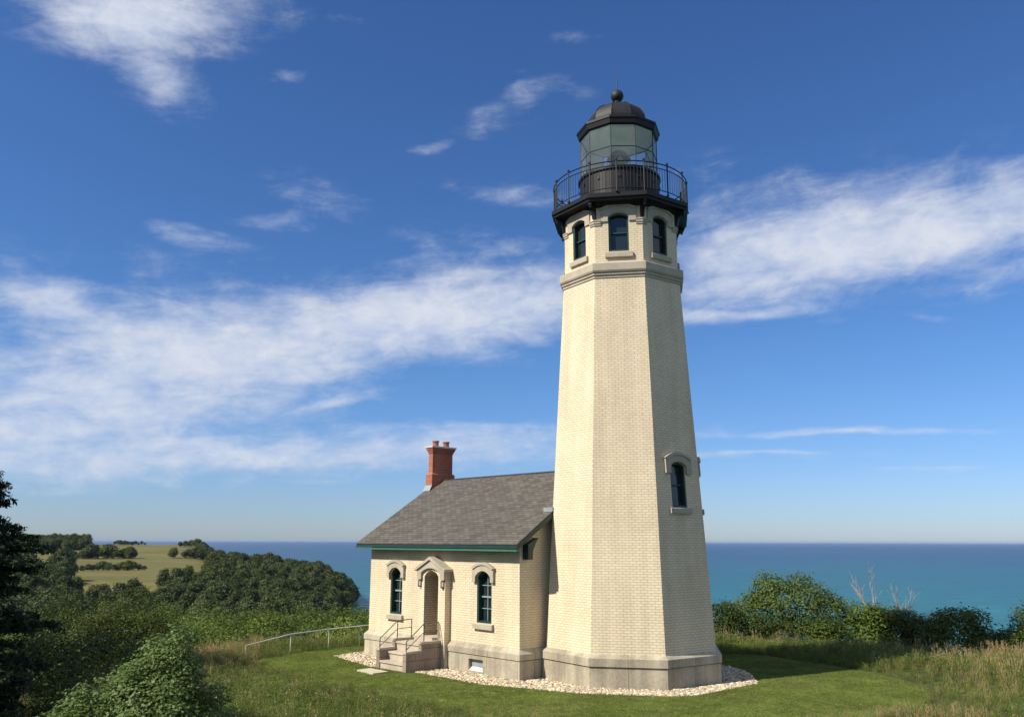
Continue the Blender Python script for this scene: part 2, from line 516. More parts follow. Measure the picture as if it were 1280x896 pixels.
M['leaf_bush'] = leaf_mat('bright_bush_leaf', (0.115, 0.180, 0.042), (0.215, 0.29, 0.10), 0.5, 0.35, 0.2)
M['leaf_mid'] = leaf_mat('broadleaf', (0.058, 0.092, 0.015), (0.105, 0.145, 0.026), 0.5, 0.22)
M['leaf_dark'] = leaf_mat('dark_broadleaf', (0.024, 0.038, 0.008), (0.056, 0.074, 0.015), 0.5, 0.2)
M['leaf_far'] = leaf_mat('forest_leaf', (0.036, 0.055, 0.015), (0.070, 0.092, 0.024), 0.6, 0.15, 0.2)
M['leaf_right'] = leaf_mat('shore_leaf', (0.050, 0.080, 0.017), (0.092, 0.125, 0.029), 0.45, 0.22)
M['needle'] = leaf_mat('pine_needles', (0.010, 0.022, 0.010), (0.020, 0.036, 0.014), 0.6, 0.08, 0.2)
M['grass'] = leaf_mat('meadow_blade', (0.085, 0.120, 0.024), (0.150, 0.185, 0.046), 0.5, 0.35, 0.15, patch=0.5, dry=(0.20, 0.18, 0.07))
M['seed'] = leaf_mat('seed_head', (0.26, 0.20, 0.105), (0.36, 0.29, 0.16), 0.8, 0.25, 0.1)
M['lawn_blade'] = leaf_mat('lawn_blade', (0.125, 0.165, 0.034), (0.190, 0.225, 0.060), 0.5, 0.35, 0.15, patch=0.55, dry=(0.21, 0.20, 0.075))
M['flower'] = leaf_mat('meadow_flower', (0.55, 0.52, 0.40), (0.7, 0.68, 0.55), 0.7, 0.2, 0.1)
M['bark'] = plain('bark', (0.075, 0.060, 0.045), 0.9, 0.35, 6.0, bump=0.6)
M['dead'] = plain('dead_wood', (0.25, 0.23, 0.20), 0.85, 0.25, 6.0)
M['pebble'] = leaf_mat('pebble', (0.30, 0.26, 0.19), (0.54, 0.48, 0.37), 0.85, 0.0, 0.2)

# ------------------------------------------------------------------ terrain
PLAT = np.array([(-10.5, 4), (-12.5, 26), (-10.2, 36.5), (-5, 39.5), (4, 40.5), (12, 38.5), (18, 34), (34, 33), (34, -14), (-10.5, -14)], float)


def poly_sd(x, y, poly):
    """signed distance to polygon, positive outside"""
    x = np.asarray(x, float); y = np.asarray(y, float)
    d2 = np.full(x.shape, 1e18); ins = np.zeros(x.shape, bool)
    n = len(poly)
    for i in range(n):
        ax, ay = poly[i]; bx, by = poly[(i + 1) % n]
        ex, ey = bx - ax, by - ay
        t = np.clip(((x - ax) * ex + (y - ay) * ey) / (ex * ex + ey * ey), 0, 1)
        d2 = np.minimum(d2, (x - ax - t * ex) ** 2 + (y - ay - t * ey) ** 2)
        c = (ay > y) != (by > y)
        with np.errstate(divide='ignore', invalid='ignore'):
            xi = (bx - ax) * (y - ay) / (by - ay if by != ay else 1e-9) + ax
        ins ^= c & (x < xi)
    dd = np.sqrt(d2)
    return np.where(ins, -dd, dd)


def sstep(a, b, x):
    t = np.clip((x - a) / (b - a), 0, 1)
    return t * t * (3 - 2 * t)


FR = [0, 60, 100, 200, 350, 440, 480, 585, 620, 790, 820, 1000, 1090, 1150, 1500, 2500]
FZ = [-4, -9, -18, -27, -30, -26, -18.0, -14.2, -14.6, -10.5, -10, -3, -.4, -1, -12, -45]
HR = [0, 60, 100, 200, 350, 500, 650, 800, 1000, 2500]
HZ = [-4, -9, -18, -28, -31, -24, -15.0, -22, -46, -60]


def vnoise(x, y, s, seed=0):
    """cheap smooth pseudo-noise from sines"""
    r_ = np.random.default_rng(seed)
    o = 0
    for k in range(5):
        a_, ph = r_.uniform(0, 6.28, 2)
        f = (0.6 + 0.35 * k) / s
        o = o + np.sin((x * math.cos(a_) + y * math.sin(a_)) * f * 6.28 + ph)
    return o / 5


def b_field(t):
    return 1 - sstep(-.37, -.33, t)


def height(x, y):
    x = np.asarray(x, float); y = np.asarray(y, float)
    r = np.hypot(x, y)
    dpl = np.maximum(poly_sd(x, y, PLAT), 0)
    near = -(0.22 * dpl + 0.018 * dpl ** 2)
    t = np.where(y > 1, x / np.maximum(y, 1), np.where(x < 0, -9, 9))
    left = np.interp(r, FR, FZ)
    head = np.interp(r, HR, HZ)
    b = sstep(-.37, -.30, t)
    far = left * (1 - b) + head * b
    drop = np.interp(t, [-9, -.32, -.275, -.222, -.195, -.172, -.155, -.12, 9], [0, 0, -1.2, -6, -14, -27, -48, -60, -60])
    far = far + drop * sstep(90, 620, r) * np.where(r < 620, 1, 1)
    # the water's edge comes up to the bluff on the right hand side
    rs = np.interp(t, [-.17, -.10, 0.0, 9], [400, 100, 60, 50])
    far = np.where(t > -.17, np.minimum(far, -3 - (np.maximum(r - rs * .7, 0)) * 0.9), far)
    far = np.maximum(far, -62) + vnoise(x, y, 160, 3) * (1.3 - .9 * b_field(t)) * sstep(150, 400, r)
    k = sstep(8, 45, dpl)
    h = near * (1 - k) + far * k
    h = np.where(dpl > 8, np.maximum(h, -62), h)
    hill = 2.7 * np.clip(1 - r / 18, 0, 1) ** 1.5
    tuss = vnoise(x, y, 6, 1) * 0.06
    return h + hill + tuss * (poly_sd(x, y, LAWN) > 0.3)


LAWN = np.array([(-9.6, 33.0), (-8.4, 34.9), (-7.4, 36.3), (-6.2, 37.2), (-3, 38.4), (2, 38.4), (6, 36.6), (8.4, 35.2), (9.9, 34.4), (11.1, 32.9), (12, 31.9), (12.9, 30.6), (13.0, 28.6), (12.6, 26.9), (11.6, 25.2), (9.6, 23.4), (7, 22.3), (3.5, 22.0), (0.8, 22.8), (-0.9, 23.9), (-2.3, 25.3), (-4.0, 27.0), (-6.5, 29.3), (-8.7, 31.5)], float)


LAWN = np.array([p * (1 - .075 * min(1, max(0, (33.5 - p[1]) / 3)) * (.5 if p[0] > 4 else .62)) for p in LAWN])


def ground_material():
    m_, n, b = mat('ground_cover')
    pos = n.new('ShaderNodeNewGeometry').outputs['Position']
    x, y, z = n.sep(pos)
    r = n.math('SQRT', n.math('ADD', n.math('MULTIPLY', x, x), n.math('MULTIPLY', y, y)))
    n1 = n.noise(pos, 0.35, 5.0, 0.6)
    near = n.mix(n1, (0.045, 0.055, 0.020), (0.085, 0.085, 0.035))
    wood = (0.020, 0.026, 0.012)
    fn = n.noise(n.vmath('MULTIPLY', pos, (0.6, 1.6, 0.2)), 0.014, 5.0, 0.6)
    fine = n.noise(pos, 0.12, 5.0, 0.7)
    field = n.mix(n.ramp(n.math('ADD', n.math('MULTIPLY', fn, 0.6), n.math('MULTIPLY', fine, 0.4)), 0.35, 0.65), (0.092, 0.096, 0.030), (0.160, 0.138, 0.054))
    c = n.mix(n.ramp(r, 40, 60), near, wood)
    c = n.mix(n.ramp(r, 430, 450), c, field)
    n.link(c, b.inputs['Base Color'])
    b.inputs['Roughness'].default_value = 0.95
    b.inputs['Specular IOR Level'].default_value = 0.1
    return m_


def ground():
    th = np.concatenate([np.arange(-50, 50, 0.5), np.arange(50, 310, 4.0)])
    th = np.radians(th)
    rr = np.concatenate([np.arange(0.8, 60, 0.8), np.geomspace(60, 3200, 150)])
    T, Rr = np.meshgrid(th, rr)
    X, Y = Rr * np.sin(T), Rr * np.cos(T)
    Z = height(X, Y)
    inside = poly_sd(X, Y, LAWN)
    Z = np.where(inside < -0.15, -0.06, Z)
    nt, nr = len(th), len(rr)
    V = np.stack([X, Y, Z], -1).reshape(-1, 3)
    V = np.vstack([V, [[0, 0, float(height(0.0, 0.0))]]])
    i, j = np.meshgrid(np.arange(nr - 1), np.arange(nt), indexing='ij')
    j2 = (j + 1) % nt
    F = np.stack([i * nt + j, (i + 1) * nt + j, (i + 1) * nt + j2, i * nt + j2], -1).reshape(-1, 4)
    faces = [tuple(f) for f in F.tolist()] + [(nr * nt, k, (k + 1) % nt) for k in range(nt)]
    me = bpy.data.meshes.new('ground')
    me.from_pydata(V.tolist(), [], faces)
    me.polygons.foreach_set('use_smooth', [True] * len(me.polygons))
    me.materials.append(ground_material())
    o = bpy.data.objects.new('ground', me)
    col.objects.link(o)
    return tag(o, kind='structure')


ground()


def water():
    m_, n, b = mat('lake_water')
    pos = n.new('ShaderNodeNewGeometry').outputs['Position']
    x, y, z = n.sep(pos)
    r = n.math('SQRT', n.math('ADD', n.math('MULTIPLY', x, x), n.math('MULTIPLY', y, y)))
    lr = n.math('LOGARITHM', n.math('MAXIMUM', r, 1.0), 10.0)
    band_ = n.noise(n.vmath('MULTIPLY', pos, (0.0006, 0.0022, 1.0)), 1.0, 4.0, 0.6)
    lr = n.math('ADD', lr, n.math('MULTIPLY', n.math('SUBTRACT', band_, 0.5), 0.35))
    shal = n.mix(n.ramp(lr, 2.35, 3.05), (0.022, 0.168, 0.155), (0.012, 0.096, 0.128))
    deep = n.mix(n.ramp(lr, 2.9, 3.7), shal, (0.014, 0.052, 0.125))
    rip = n.noise(n.vmath('MULTIPLY', pos, (0.02, 0.06, 1.0)), 1.0, 8.0, 0.75)
    dsc = n.vmath('SCALE', deep); n.link(n.ramp(rip, 0.3, 0.7, 0.68, 1.32), dsc.node.inputs['Scale'])
    n.link(dsc, b.inputs['Base Color'])
    b.inputs['Roughness'].default_value = 0.35
    b.inputs['Specular IOR Level'].default_value = 0.10
    wv = n.noise(n.vmath('MULTIPLY', pos, (0.5, 1.0, 1.0)), 0.16, 6.0, 0.7, 0.3)
    bp = n.new('ShaderNodeBump')
    bp.inputs['Strength'].default_value = 0.9
    bp.inputs['Distance'].default_value = 0.9
    n.link(wv, bp.inputs['Height']); n.link(bp.outputs[0], b.inputs['Normal'])
    mb = MB()
    k = 96
    rings = [0, 300, 1500, 8000, 60000]
    for a, c_ in zip(rings, rings[1:]):
        for i in range(k):
            t0, t1 = 2 * math.pi * i / k, 2 * math.pi * (i + 1) / k
            q = [(c_ * math.cos(t0), c_ * math.sin(t0), -40), (c_ * math.cos(t1), c_ * math.sin(t1), -40)]
            q += [(a * math.cos(t1), a * math.sin(t1), -40), (a * math.cos(t0), a * math.sin(t0), -40)] if a else [(0, 0, -40)]
            mb.face(q, hint=(0, 0, 1))
    tag(mb.build('lake', m_), kind='structure')


water()


def lawn_sheet():
    m_, n, b = mat('mown_lawn')
    pos = n.new('ShaderNodeNewGeometry').outputs['Position']
    a_ = n.noise(pos, 0.6, 5.0, 0.6); f = n.noise(pos, 22.0, 5.0, 0.7)
    c = n.mix(n.ramp(n.math('ADD', n.math('MULTIPLY', a_, 0.5), n.math('MULTIPLY', f, 0.5)), 0.32, 0.68), (0.110, 0.138, 0.027), (0.175, 0.198, 0.056))
    ring = n.vmath('LENGTH', n.vmath('MULTIPLY', n.vmath('SUBTRACT', pos, (3.0, 30.0, 0.0)), (0.72, 1.0, 0.0)))
    ring = ring.node.outputs['Value']
    st = n.ramp(n.math('SINE', n.math('ADD', n.math('MULTIPLY', ring, 8.0), n.math('MULTIPLY', a_, 3.0))), -0.5, 0.5, 0.92, 1.08)
    c = n.vmath('SCALE', c); n.link(st, c.node.inputs['Scale'])
    n.link(c, b.inputs['Base Color'])
    b.inputs['Roughness'].default_value = 0.9; b.inputs['Specular IOR Level'].default_value = 0.15
    bp = n.new('ShaderNodeBump'); bp.inputs['Strength'].default_value = 0.8; bp.inputs['Distance'].default_value = 0.03
    n.link(n.noise(pos, 40.0, 3.0, 0.7), bp.inputs['Height']); n.link(bp.outputs[0], b.inputs['Normal'])
    mb = MB()
    c0 = Vector((2.0, 30.0, 0.0))
    for i in range(len(LAWN)):
        p, q_ = LAWN[i], LAWN[(i + 1) % len(LAWN)]
        mb.face([c0, (p[0], p[1], 0), (q_[0], q_[1], 0)], hint=(0, 0, 1))
        mb.face([(p[0], p[1], 0), (q_[0], q_[1], 0), (q_[0], q_[1], -.12), (p[0], p[1], -.12)])
    tag(mb.build('lawn', m_), kind='structure')


lawn_sheet()

# ------------------------------------------------------------------ lighthouse tower
CX, CY, A0 = 3.979, 29.516, -1.34841
RB, RS, ZS, RT, ZT = 3.049, 2.913, 0.966, 2.198, 13.05
C8 = math.cos(math.pi / 8); S8 = math.sin(math.pi / 8)
tower = empty('lighthouse', (CX, CY, 0), 'tall cream brick octagonal lighthouse tower with black lantern and gallery', 'lighthouse')


def face_frame(k, r0, z0, r1, z1):
    """frame on octagon face k; v runs up the (sloping) face, v = z on upright faces"""
    am = A0 + math.pi / 4 * (k + .5)
    nn = Vector((math.sin(am), -math.cos(am), 0)); tt = Vector((math.cos(am), math.sin(am), 0))
    a = Vector((CX, CY, z0)) + nn * r0 * C8
    b = Vector((CX, CY, z1)) + nn * r1 * C8
    V = (b - a).normalized()
    Nn = tt.cross(V)
    return Frame(a - V * z0, tt, V, Nn)


mb = MB()
mb.loft(CX, CY, [(RB, -0.3), (RB, 0.0), (RB - .012, 0.604), (RB - .06, 0.606)], 8, A0, caps=False)
fnd = mb.build('foundation', M['stone'], tower)
mb = MB()
mb.loft(CX, CY, [(RB - .05, 0.626), (RB + .035, 0.628), (RB + .035, 0.86), (RB + .02, 0.875), (RS - .01, 0.975)], 8, A0, caps=False)
mb.build('water_table', M['stone'], fnd)

# shaft, with recessed windows on two faces
wm = (0.0, 0.68, 5.38, 6.70, 6.83)            # mid window: centre, width, bottom, spring, top
mb = MB()
fm = {}
for k in range(8):
    fr = face_frame(k, RS, ZS, RT, ZT)
    ln = math.hypot(ZT - ZS, (RS - RT) * C8)
    quad = [(-RS * S8, ZS), (RS * S8, ZS), (RT * S8, ZS + ln), (-RT * S8, ZS + ln)]
    hole = []
    if k in (2, 3):
        hole = [arch(*wm)]
        fm[k] = fr
    wall(mb, fr, quad, hole, 0.0, 0.22 if hole else None)
shaft = mb.build('shaft', M['brick'], tower)


def window(fr, uc, w, z0, zs, zt, parent, recess=0.16, hood=None, sill=None, mull=True, hood_mat='trim', sash='sash', name='window'):
    """painted frame (the part) with pane, sash bars, hood and sill as its sub-parts"""
    o, i_ = arch(uc, w + .004, z0, zs, zt), arch(uc, w - .12, z0 + .07, zs - .01, zt - .07)
    mb = MB()
    band(mb, fr, o, i_, -recess - .06, -.035, closed=True)
    f = mb.build(name, M['teal'], parent)
    mb = MB()
    wall(mb, fr, arch(uc, w - .14, z0 + .07, zs - .02, zt - .075), (), -recess - .045)
    mb.build('pane', M['pane'], f)
    mb = MB()
    wi = w - .12
    zm = (z0 + zt) / 2
    def bar(u0, u1, v0, v1, t=0.02):
        mb.box(fr(u0, v0, -recess - .043), fr.U * (u1 - u0), fr.V * (v1 - v0), fr.N * (.03 + t))
    bar(uc - wi / 2, uc + wi / 2, zm - .025, zm + .025, .03)
    if mull:
        bar(uc - .012, uc + .012, z0 + .086, zm - .027); bar(uc - .012, uc + .012, zm + .027, zt - .10)
        for zz in ((z0 + .08 + zm) / 2, (zm + zt - .1) / 2):
            bar(uc - wi / 2, uc - .014, zz - .011, zz + .011, .018); bar(uc + .014, uc + wi / 2, zz - .011, zz + .011, .018)
    mb.build('sash_bar', M[sash], f)
    if hood:
        hw, hb, hs_, ht, pr = hood
        ou = arch(uc, hw, hb, hs_, ht); inn = arch(uc, w + .02, hb, zs + .01, zt + .012)
        mb = MB()
        band(mb, fr, ou, inn, -.01, pr)
        ou2 = arch(uc, hw + .07, hs_ - .02, hs_ + .012, ht + .055); in2 = arch(uc, hw - .10, hs_ - .02, hs_ - .035, ht - .035)
        band(mb, fr, ou2[1:-1], in2[1:-1], -.01, pr + .035)
        mb.build('hood', M[hood_mat], f)
    if sill:
        sw, sb, st_, pr = sill
        mb = MB()
        prof = [(-recess, sb), (pr, sb), (pr, st_ - .03), (pr - .02, st_ - .012), (-recess, st_ + .002)]
        for (w0, v0), (w1, v1) in zip(prof, prof[1:]):
            q = [fr(uc - sw / 2, v0, w0), fr(uc + sw / 2, v0, w0), fr(uc + sw / 2, v1, w1), fr(uc - sw / 2, v1, w1)]
            mb.face(q, None, fr.N + fr.V * (0.5 if v1 != sb else -3))
        for s_ in (-1, 1):
            mb.face([fr(uc + s_ * sw / 2, v, w_) for w_, v in prof], None, fr.U * s_)
        mb.build('sill', M['trim'], f)
    return f


for k in (2, 3):
    window(fm[k], *wm, tower, hood=(1.16, 6.46, 6.93, 7.09, .085), sill=(.96, 5.19, 5.375, .09), recess=.14, mull=False, sash='teal')
# cornice between shaft and watch room
mb = MB()
mb.loft(CX, CY, [(RT - .02, 13.045), (RT + .03, 13.05), (RT + .03, 13.115), (RT + .075, 13.15), (RT + .075, 13.215), (RT + .115, 13.235), (RT + .145, 13.29), (RT + .145, 13.53), (RT + .13, 13.545), (2.05, 13.68)], 8, A0, caps=False)
mb.build('cornice', M['trim'], tower)

# watch room
RW, ZW0, ZW1 = 2.14, 13.60, 15.80
ww = (0.0, 0.69, 14.0, 15.25, 15.38)
mb = MB()
fw = {}
for k in range(8):
    fr = face_frame(k, RW, ZW0, RW, ZW1)
    fw[k] = fr
    wall(mb, fr, [(-RW * S8, ZW0), (RW * S8, ZW0), (RW * S8, ZW1), (-RW * S8, ZW1)], [arch(*ww)], 0, .22)
watch = mb.build('watch_room', M['brick'], tower)
for k in range(8):
    window(fw[k], *ww, tower, hood=(1.20, 15.08, 15.53, 15.66, .05), sill=(.94, 13.78, 13.965, .085), recess=.13, mull=False, sash='teal')
for k in range(8):
    for s_ in (-1, 1):
        mb = MB()
        u0, u1 = (.605, RW * S8) if s_ > 0 else (-RW * S8, -.605)
        for v0, v1, pr in ((14.95, 15.02, .03), (15.02, 15.10, .055), (15.10, 15.135, .075)):
            e = pr * math.tan(math.pi / 8)
            a_, b_ = (u0, u1 + e) if s_ > 0 else (u0 - e, u1)
            mb.face([fw[k](a_, v0, pr), fw[k](b_, v0, pr), fw[k](b_, v1, pr), fw[k](a_, v1, pr)], None, fw[k].N)
            mb.face([fw[k](a_, v1, pr), fw[k](b_, v1, pr), fw[k](b_, v1, 0), fw[k](a_, v1, 0)], None, (0, 0, 1))
            mb.face([fw[k](a_, v0, pr), fw[k](b_, v0, pr), fw[k](b_, v0, 0), fw[k](a_, v0, 0)], None, (0, 0, -1))
            e_ = a_ if s_ > 0 else b_
            mb.face([fw[k](e_, v0, pr), fw[k](e_, v1, pr), fw[k](e_, v1, 0), fw[k](e_, v0, 0)], None, -fw[k].U * s_)
        mb.build('string_course', M['trim'], watch)

# gallery deck, brackets, railing
mb = MB()
mb.loft(CX, CY, [(2.17, 15.60), (2.24, 15.66), (2.30, 15.715), (2.55, 15.73), (2.55, 15.80), (2.62, 15.83), (2.62, 15.975), (2.60, 15.985), (1.3, 15.995)], 8, A0, caps=False)
deck = mb.build('gallery_deck', M['black'], tower)
for k in range(8):
    a_ = A0 + k * math.pi / 4
    o_ = Vector((math.sin(a_), -math.cos(a_), 0)); t_ = Vector((math.cos(a_), math.sin(a_), 0))
    base = Vector((CX, CY, 0))
    prof = [(2.10, 15.20), (2.19, 15.20), (2.225, 15.34), (2.27, 15.46), (2.36, 15.56), (2.48, 15.62), (2.50, 15.74), (2.10, 15.74)]
    mb = MB()
    for s_ in (-1, 1):
        wall(mb, Frame(base + t_ * .06 * s_, o_, (0, 0, 1), t_ * s_), prof)
    for i in range(len(prof)):
        (r0, z0), (r1, z1) = prof[i], prof[(i + 1) % len(prof)]
        q = [base + o_ * r + Vector((0, 0, z)) + t_ * s_ * .06 for r, z, s_ in ((r0, z0, -1), (r0, z0, 1), (r1, z1, 1), (r1, z1, -1))]
        mb.face(q, None, o_ - Vector((0, 0, .5)))
    # drop finial
    mb.loft(base.x + o_.x * 2.42, base.y + o_.y * 2.42, [(0, 15.50), (.04, 15.54), (.045, 15.58), (.02, 15.64)], 8, 0, caps=False)
    mb.build('bracket', M['black'], deck)


def circ(r, z, n=64):
    return [Vector((CX + r * math.sin(2 * math.pi * i / n), CY - r * math.cos(2 * math.pi * i / n), z)) for i in range(n + 1)]


RR = 2.44
mb = MB()
mb.tube(circ(RR, 17.10), .021, 6, caps=False)
rail = mb.build('gallery_railing', M['black'], tower)
for z_, n_ in ((16.93, 'middle_rail'), (16.12, 'bottom_rail')):
    mb = MB(); mb.tube(circ(RR, z_), .016, 6, caps=False)
    mb.build(n_, M['black'], rail)
mb = MB()
for i in range(16 * 8):
    if i % 8:
        a_ = A0 + 2 * math.pi * i / 128
        p = Vector((CX + RR * math.sin(a_), CY - RR * math.cos(a_), 0))
        mb.tube([p + Vector((0, 0, 16.12)), p + Vector((0, 0, 16.93))], .0085, 4, caps=False)
mb.build('balusters', M['black'], rail)
for i in range(16):
    a_ = A0 + 2 * math.pi * i / 16
    p = Vector((CX + RR * math.sin(a_), CY - RR * math.cos(a_), 0))
    mb = MB()
    mb.tube([p + Vector((0, 0, 15.98)), p + Vector((0, 0, 17.13))], .027, 6)
    mb.loft(p.x, p.y, [(.027, 17.12), (.045, 17.16), (.04, 17.21), (0, 17.24)], 8, 0, caps=False)
    mb.loft(p.x, p.y, [(.05, 15.98), (.05, 16.03), (.03, 16.05)], 8, 0, caps=False)
    mb.build('post', M['black'], rail)

# lantern room
VA = -math.atan2(CX, CY)
AD = VA + R(-11)                               # a corner of the ten-sided glazing
GR = 1.42
mb = MB()
mb.loft(CX, CY, [(1.50, 15.99), (1.50, 16.06), (1.46, 16.09), (1.46, 17.28), (1.52, 17.30), (1.52, 17.385), (1.46, 17.42), (1.25, 17.425)], 40, AD, caps=False)
drum = mb.build('lantern_drum', M['black'], tower)
for i in range(12):
    a_ = AD + 2 * math.pi * (i + .35) / 12
    o_ = Vector((math.sin(a_), -math.cos(a_), 0)); c_ = Vector((CX, CY, 17.02)) + o_ * 1.45
    mb = MB(); mb.tube([c_, c_ + o_ * .05], .055, 10)
    mb.build('vent_cap', M['roofmetal'], drum)
mb = MB()
for i in range(40):                            # vertical seams of the drum plates
    a_ = AD + 2 * math.pi * i / 40
    p = Vector((CX + 1.455 * math.sin(a_), CY - 1.455 * math.cos(a_), 0))
    mb.tube([p + Vector((0, 0, 16.1)), p + Vector((0, 0, 17.28))], .012, 4, caps=False)
mb.build('seams', M['black'], drum)
GZ0, GZB, GZ1 = 17.42, 18.18, 19.06
mb = MB(); mb.loft(CX, CY, [(GR, GZ0), (GR, GZ1)], 10, AD, caps=False)
glz = mb.build('lantern_glass', M['glass'], tower)
mb = MB()
dec = lambda r, z: [Vector((CX + r * math.sin(AD + math.pi / 5 * i), CY - r * math.cos(AD + math.pi / 5 * i), z)) for i in range(11)]
for i in range(10):
    mb.tube([dec(GR, GZ0)[i], dec(GR, GZ1)[i]], .018, 6, caps=False)
for z in (GZ0 + .03, GZB, GZ1 - .03):
    mb.tube(dec(GR, z), .016, 6, caps=False)
mb.build('glazing_bars', M['black'], glz)
mb = MB()
mb.loft(CX, CY, [(1.40, 19.03), (1.46, 19.02), (1.50, 19.06), (1.54, 19.22), (1.57, 19.25), (1.57, 19.33), (1.50, 19.36), (1.14, 19.50)], 10, AD, caps=False)
roof = mb.build('lantern_roof', M['black'], tower)
mb = MB()
mb.loft(CX, CY, [(1.40, 19.035), (0.9, 19.10), (0.3, 19.16), (0, 19.18)], 20, AD, caps=False)
mb.build('ceiling', M['ceil'], roof)
mb = MB()
pr = []
for i in range(11):
    t = math.pi / 2 * i / 10
    pr.append((1.14 * math.cos(t) + .12 * math.sin(t), 19.49 + .93 * math.sin(t)))
mb.loft(CX, CY, pr, 10, AD, caps=False)
mb.build('dome', M['roofmetal'], roof)
mb = MB()
for i in range(10):
    a_ = AD + math.pi / 5 * i
    mb.tube([Vector((CX + (r + .005) * math.sin(a_), CY - (r + .005) * math.cos(a_), z + .005)) for r, z in pr], .016, 5, caps=False)
mb.build('dome_ribs', M['roofmetal'], roof)
mb = MB()
prof = [(.20, 20.40), (.20, 20.46), (.13, 20.49), (.11, 20.55), (.15, 20.60), (.15, 20.63), (.10, 20.66)]
for i in range(13):
    t = math.pi * i / 12
    prof.append((max(.245 * math.sin(t), .1 if i < 3 else 0), 20.88 - .245 * math.cos(t)))
prof = [p for j, p in enumerate(prof) if j == 0 or p[1] > prof[j - 1][1] + 1e-4]
mb.loft(CX, CY, prof, 24, 0, caps=False)
mb.build('ball_vent', M['roofmetal'], roof, smooth=True)
mb = MB(); mb.tube([(CX, CY, 21.1), (CX, CY, 21.86)], .022, 6, r2=.012)
mb.build('lightning_rod', M['black'], roof)
mb = MB(); mb.loft(CX, CY, [(1.40, 17.30), (0, 17.32)], 20, AD, caps=False)
mb.build('bounce_floor', M['ceil'], drum)  # pale unseen surface added to bounce sunlight up to the ceiling
# lens on its pedestal
mb = MB()
mb.loft(CX, CY, [(.30, 15.99), (.30, 16.1), (.16, 16.2), (.16, 16.95), (.30, 17.0), (.30, 17.06)], 16, 0)
lens_p = mb.build('lens_pedestal', M['roofmetal'], tower)
mb = MB()
prof = [(.16, 17.06)]
for i in range(13):
    z = 17.06 + 1.15 * i / 12
    rad = .34 * math.sin(math.pi * (0.16 + .70 * i / 12)) ** .8 + .04
    prof += [(rad - .035, z), (rad, z + .06)]
prof.append((.1, 18.30))
mb.loft(CX, CY, prof, 16, 0)
mb.build('lens', M['lens'], lens_p)
mb = MB()
for i in range(8):
    a_ = math.pi / 4 * i
    mb.tube([(CX + .43 * math.sin(a_), CY - .43 * math.cos(a_), z) for z in (17.06, 18.28)], .014, 5)
for z in (17.08, 17.65, 18.28):
    mb.tube([(CX + .43 * math.sin(math.pi / 8 * i), CY - .43 * math.cos(math.pi / 8 * i), z) for i in range(17)], .014, 5, caps=False)
mb.loft(CX, CY, [(.44, 18.28), (.3, 18.5), (.12, 18.62), (0, 18.66)], 16, 0, caps=False)
mb.build('lens_frame', M['rust'], lens_p)

# ------------------------------------------------------------------ keeper's cottage
HC = Vector((0.2687, 28.3562, 0)); HN = Vector((-0.72486, -0.6889, 0)); HA = Vector((-0.6889, 0.72486, 0))
HL, HW, OE, OG, ZE, ZR, ZB, ZF, EX = 8.434, 7.197, .468, .377, 4.227, 6.877, .935, .584, .10
H = lambda u, v, z: HC + HA * u + HN * v + Vector((0, 0, z))
SL = (ZR - ZE) / (HW / 2 + OE)
cot = empty('cottage', H(HL / 2, -HW / 2, 0), 'small cream brick keepers cottage with grey shingled roof joined to the lighthouse', 'cottage')
Ff = Frame(HC, HA, (0, 0, 1), HN)                          # front wall
Fg = Frame(HC, HN, (0, 0, 1), -HA)                         # gable wall beside the tower
Fb = Frame(H(0, -HW, 0), HA, (0, 0, 1), -HN)
Fl = Frame(H(HL, 0, 0), HN, (0, 0, 1), HA)
rz = lambda v: ZE + (OE - v if v > -HW / 2 else OE + HW + v) * SL      # top of roof over v
TK = .14                                                   # roof thickness
wl, wr = (6.70, .74, 1.62, 3.10, 3.31), (1.71, .74, 1.62, 3.11, 3.31)
mb = MB()
zt_ = rz(0) - TK
wall(mb, Ff, [(0, ZB - .02), (HL, ZB - .02), (HL, zt_), (0, zt_)], [arch(*wl), arch(*wr), arch(4.27, .86, 1.0, 3.06, 3.30)], 0, .24)
wall(mb, Fb, [(0, 0.2), (HL, 0.2), (HL, zt_), (0, zt_)])
for F_ in (Fg, Fl):
    wall(mb, F_, [(0, ZB - .02), (0, zt_), (-HW / 2, rz(-HW / 2) - TK), (-HW, zt_), (-HW, ZB - .02)])
walls = mb.build('wall', M['brick'], cot)

# foundation: lower course, projecting water table with a sloped top
mb = MB()
def ringwall(e0, z0, e1, z1, gable=True):
    P4 = lambda e, z: [H(-e, e, z), H(HL + e, e, z), H(HL + e, -HW - e, z), H(-e, -HW - e, z)]
    a_, b_ = P4(e0, z0), P4(e1, z1)
    outs = [HN, HA, -HN, -HA]
    for i in range(4):
        j = (i + 1) % 4
        if i == 0 and e0 == EX and e1 == EX:
            wall(mb, Ff, [(-e0, z0), (HL + e0, z0), (HL + e0, z1), (-e0, z1)], [[(1.64, .08), (2.36, .08), (2.36, .46), (1.64, .46)]], e0, .2)
            continue
        mb.face([a_[i], a_[j], b_[j], b_[i]], None, outs[i] + Vector((0, 0, .4 if e1 < e0 else 0)))
ringwall(EX, -.3, EX, ZF)
ringwall(EX, ZF + .001, EX - .03, ZF + .001)
hfnd = mb.build('foundation', M['stone'], cot)
mb = MB()
ringwall(EX - .02, ZF + .02, EX + .03, ZF + .022); ringwall(EX + .03, ZF + .022, EX + .03, .79); ringwall(EX + .03, .79, 0.0, ZB)
mb.build('water_table', M['stone'], hfnd)
mb = MB()
mb.box(Ff(1.645, .085, -.05), HA * .71, Vector((0, 0, .37)), HN * .02)
vent = mb.build('vent', M['flash'], hfnd)
mb = MB()
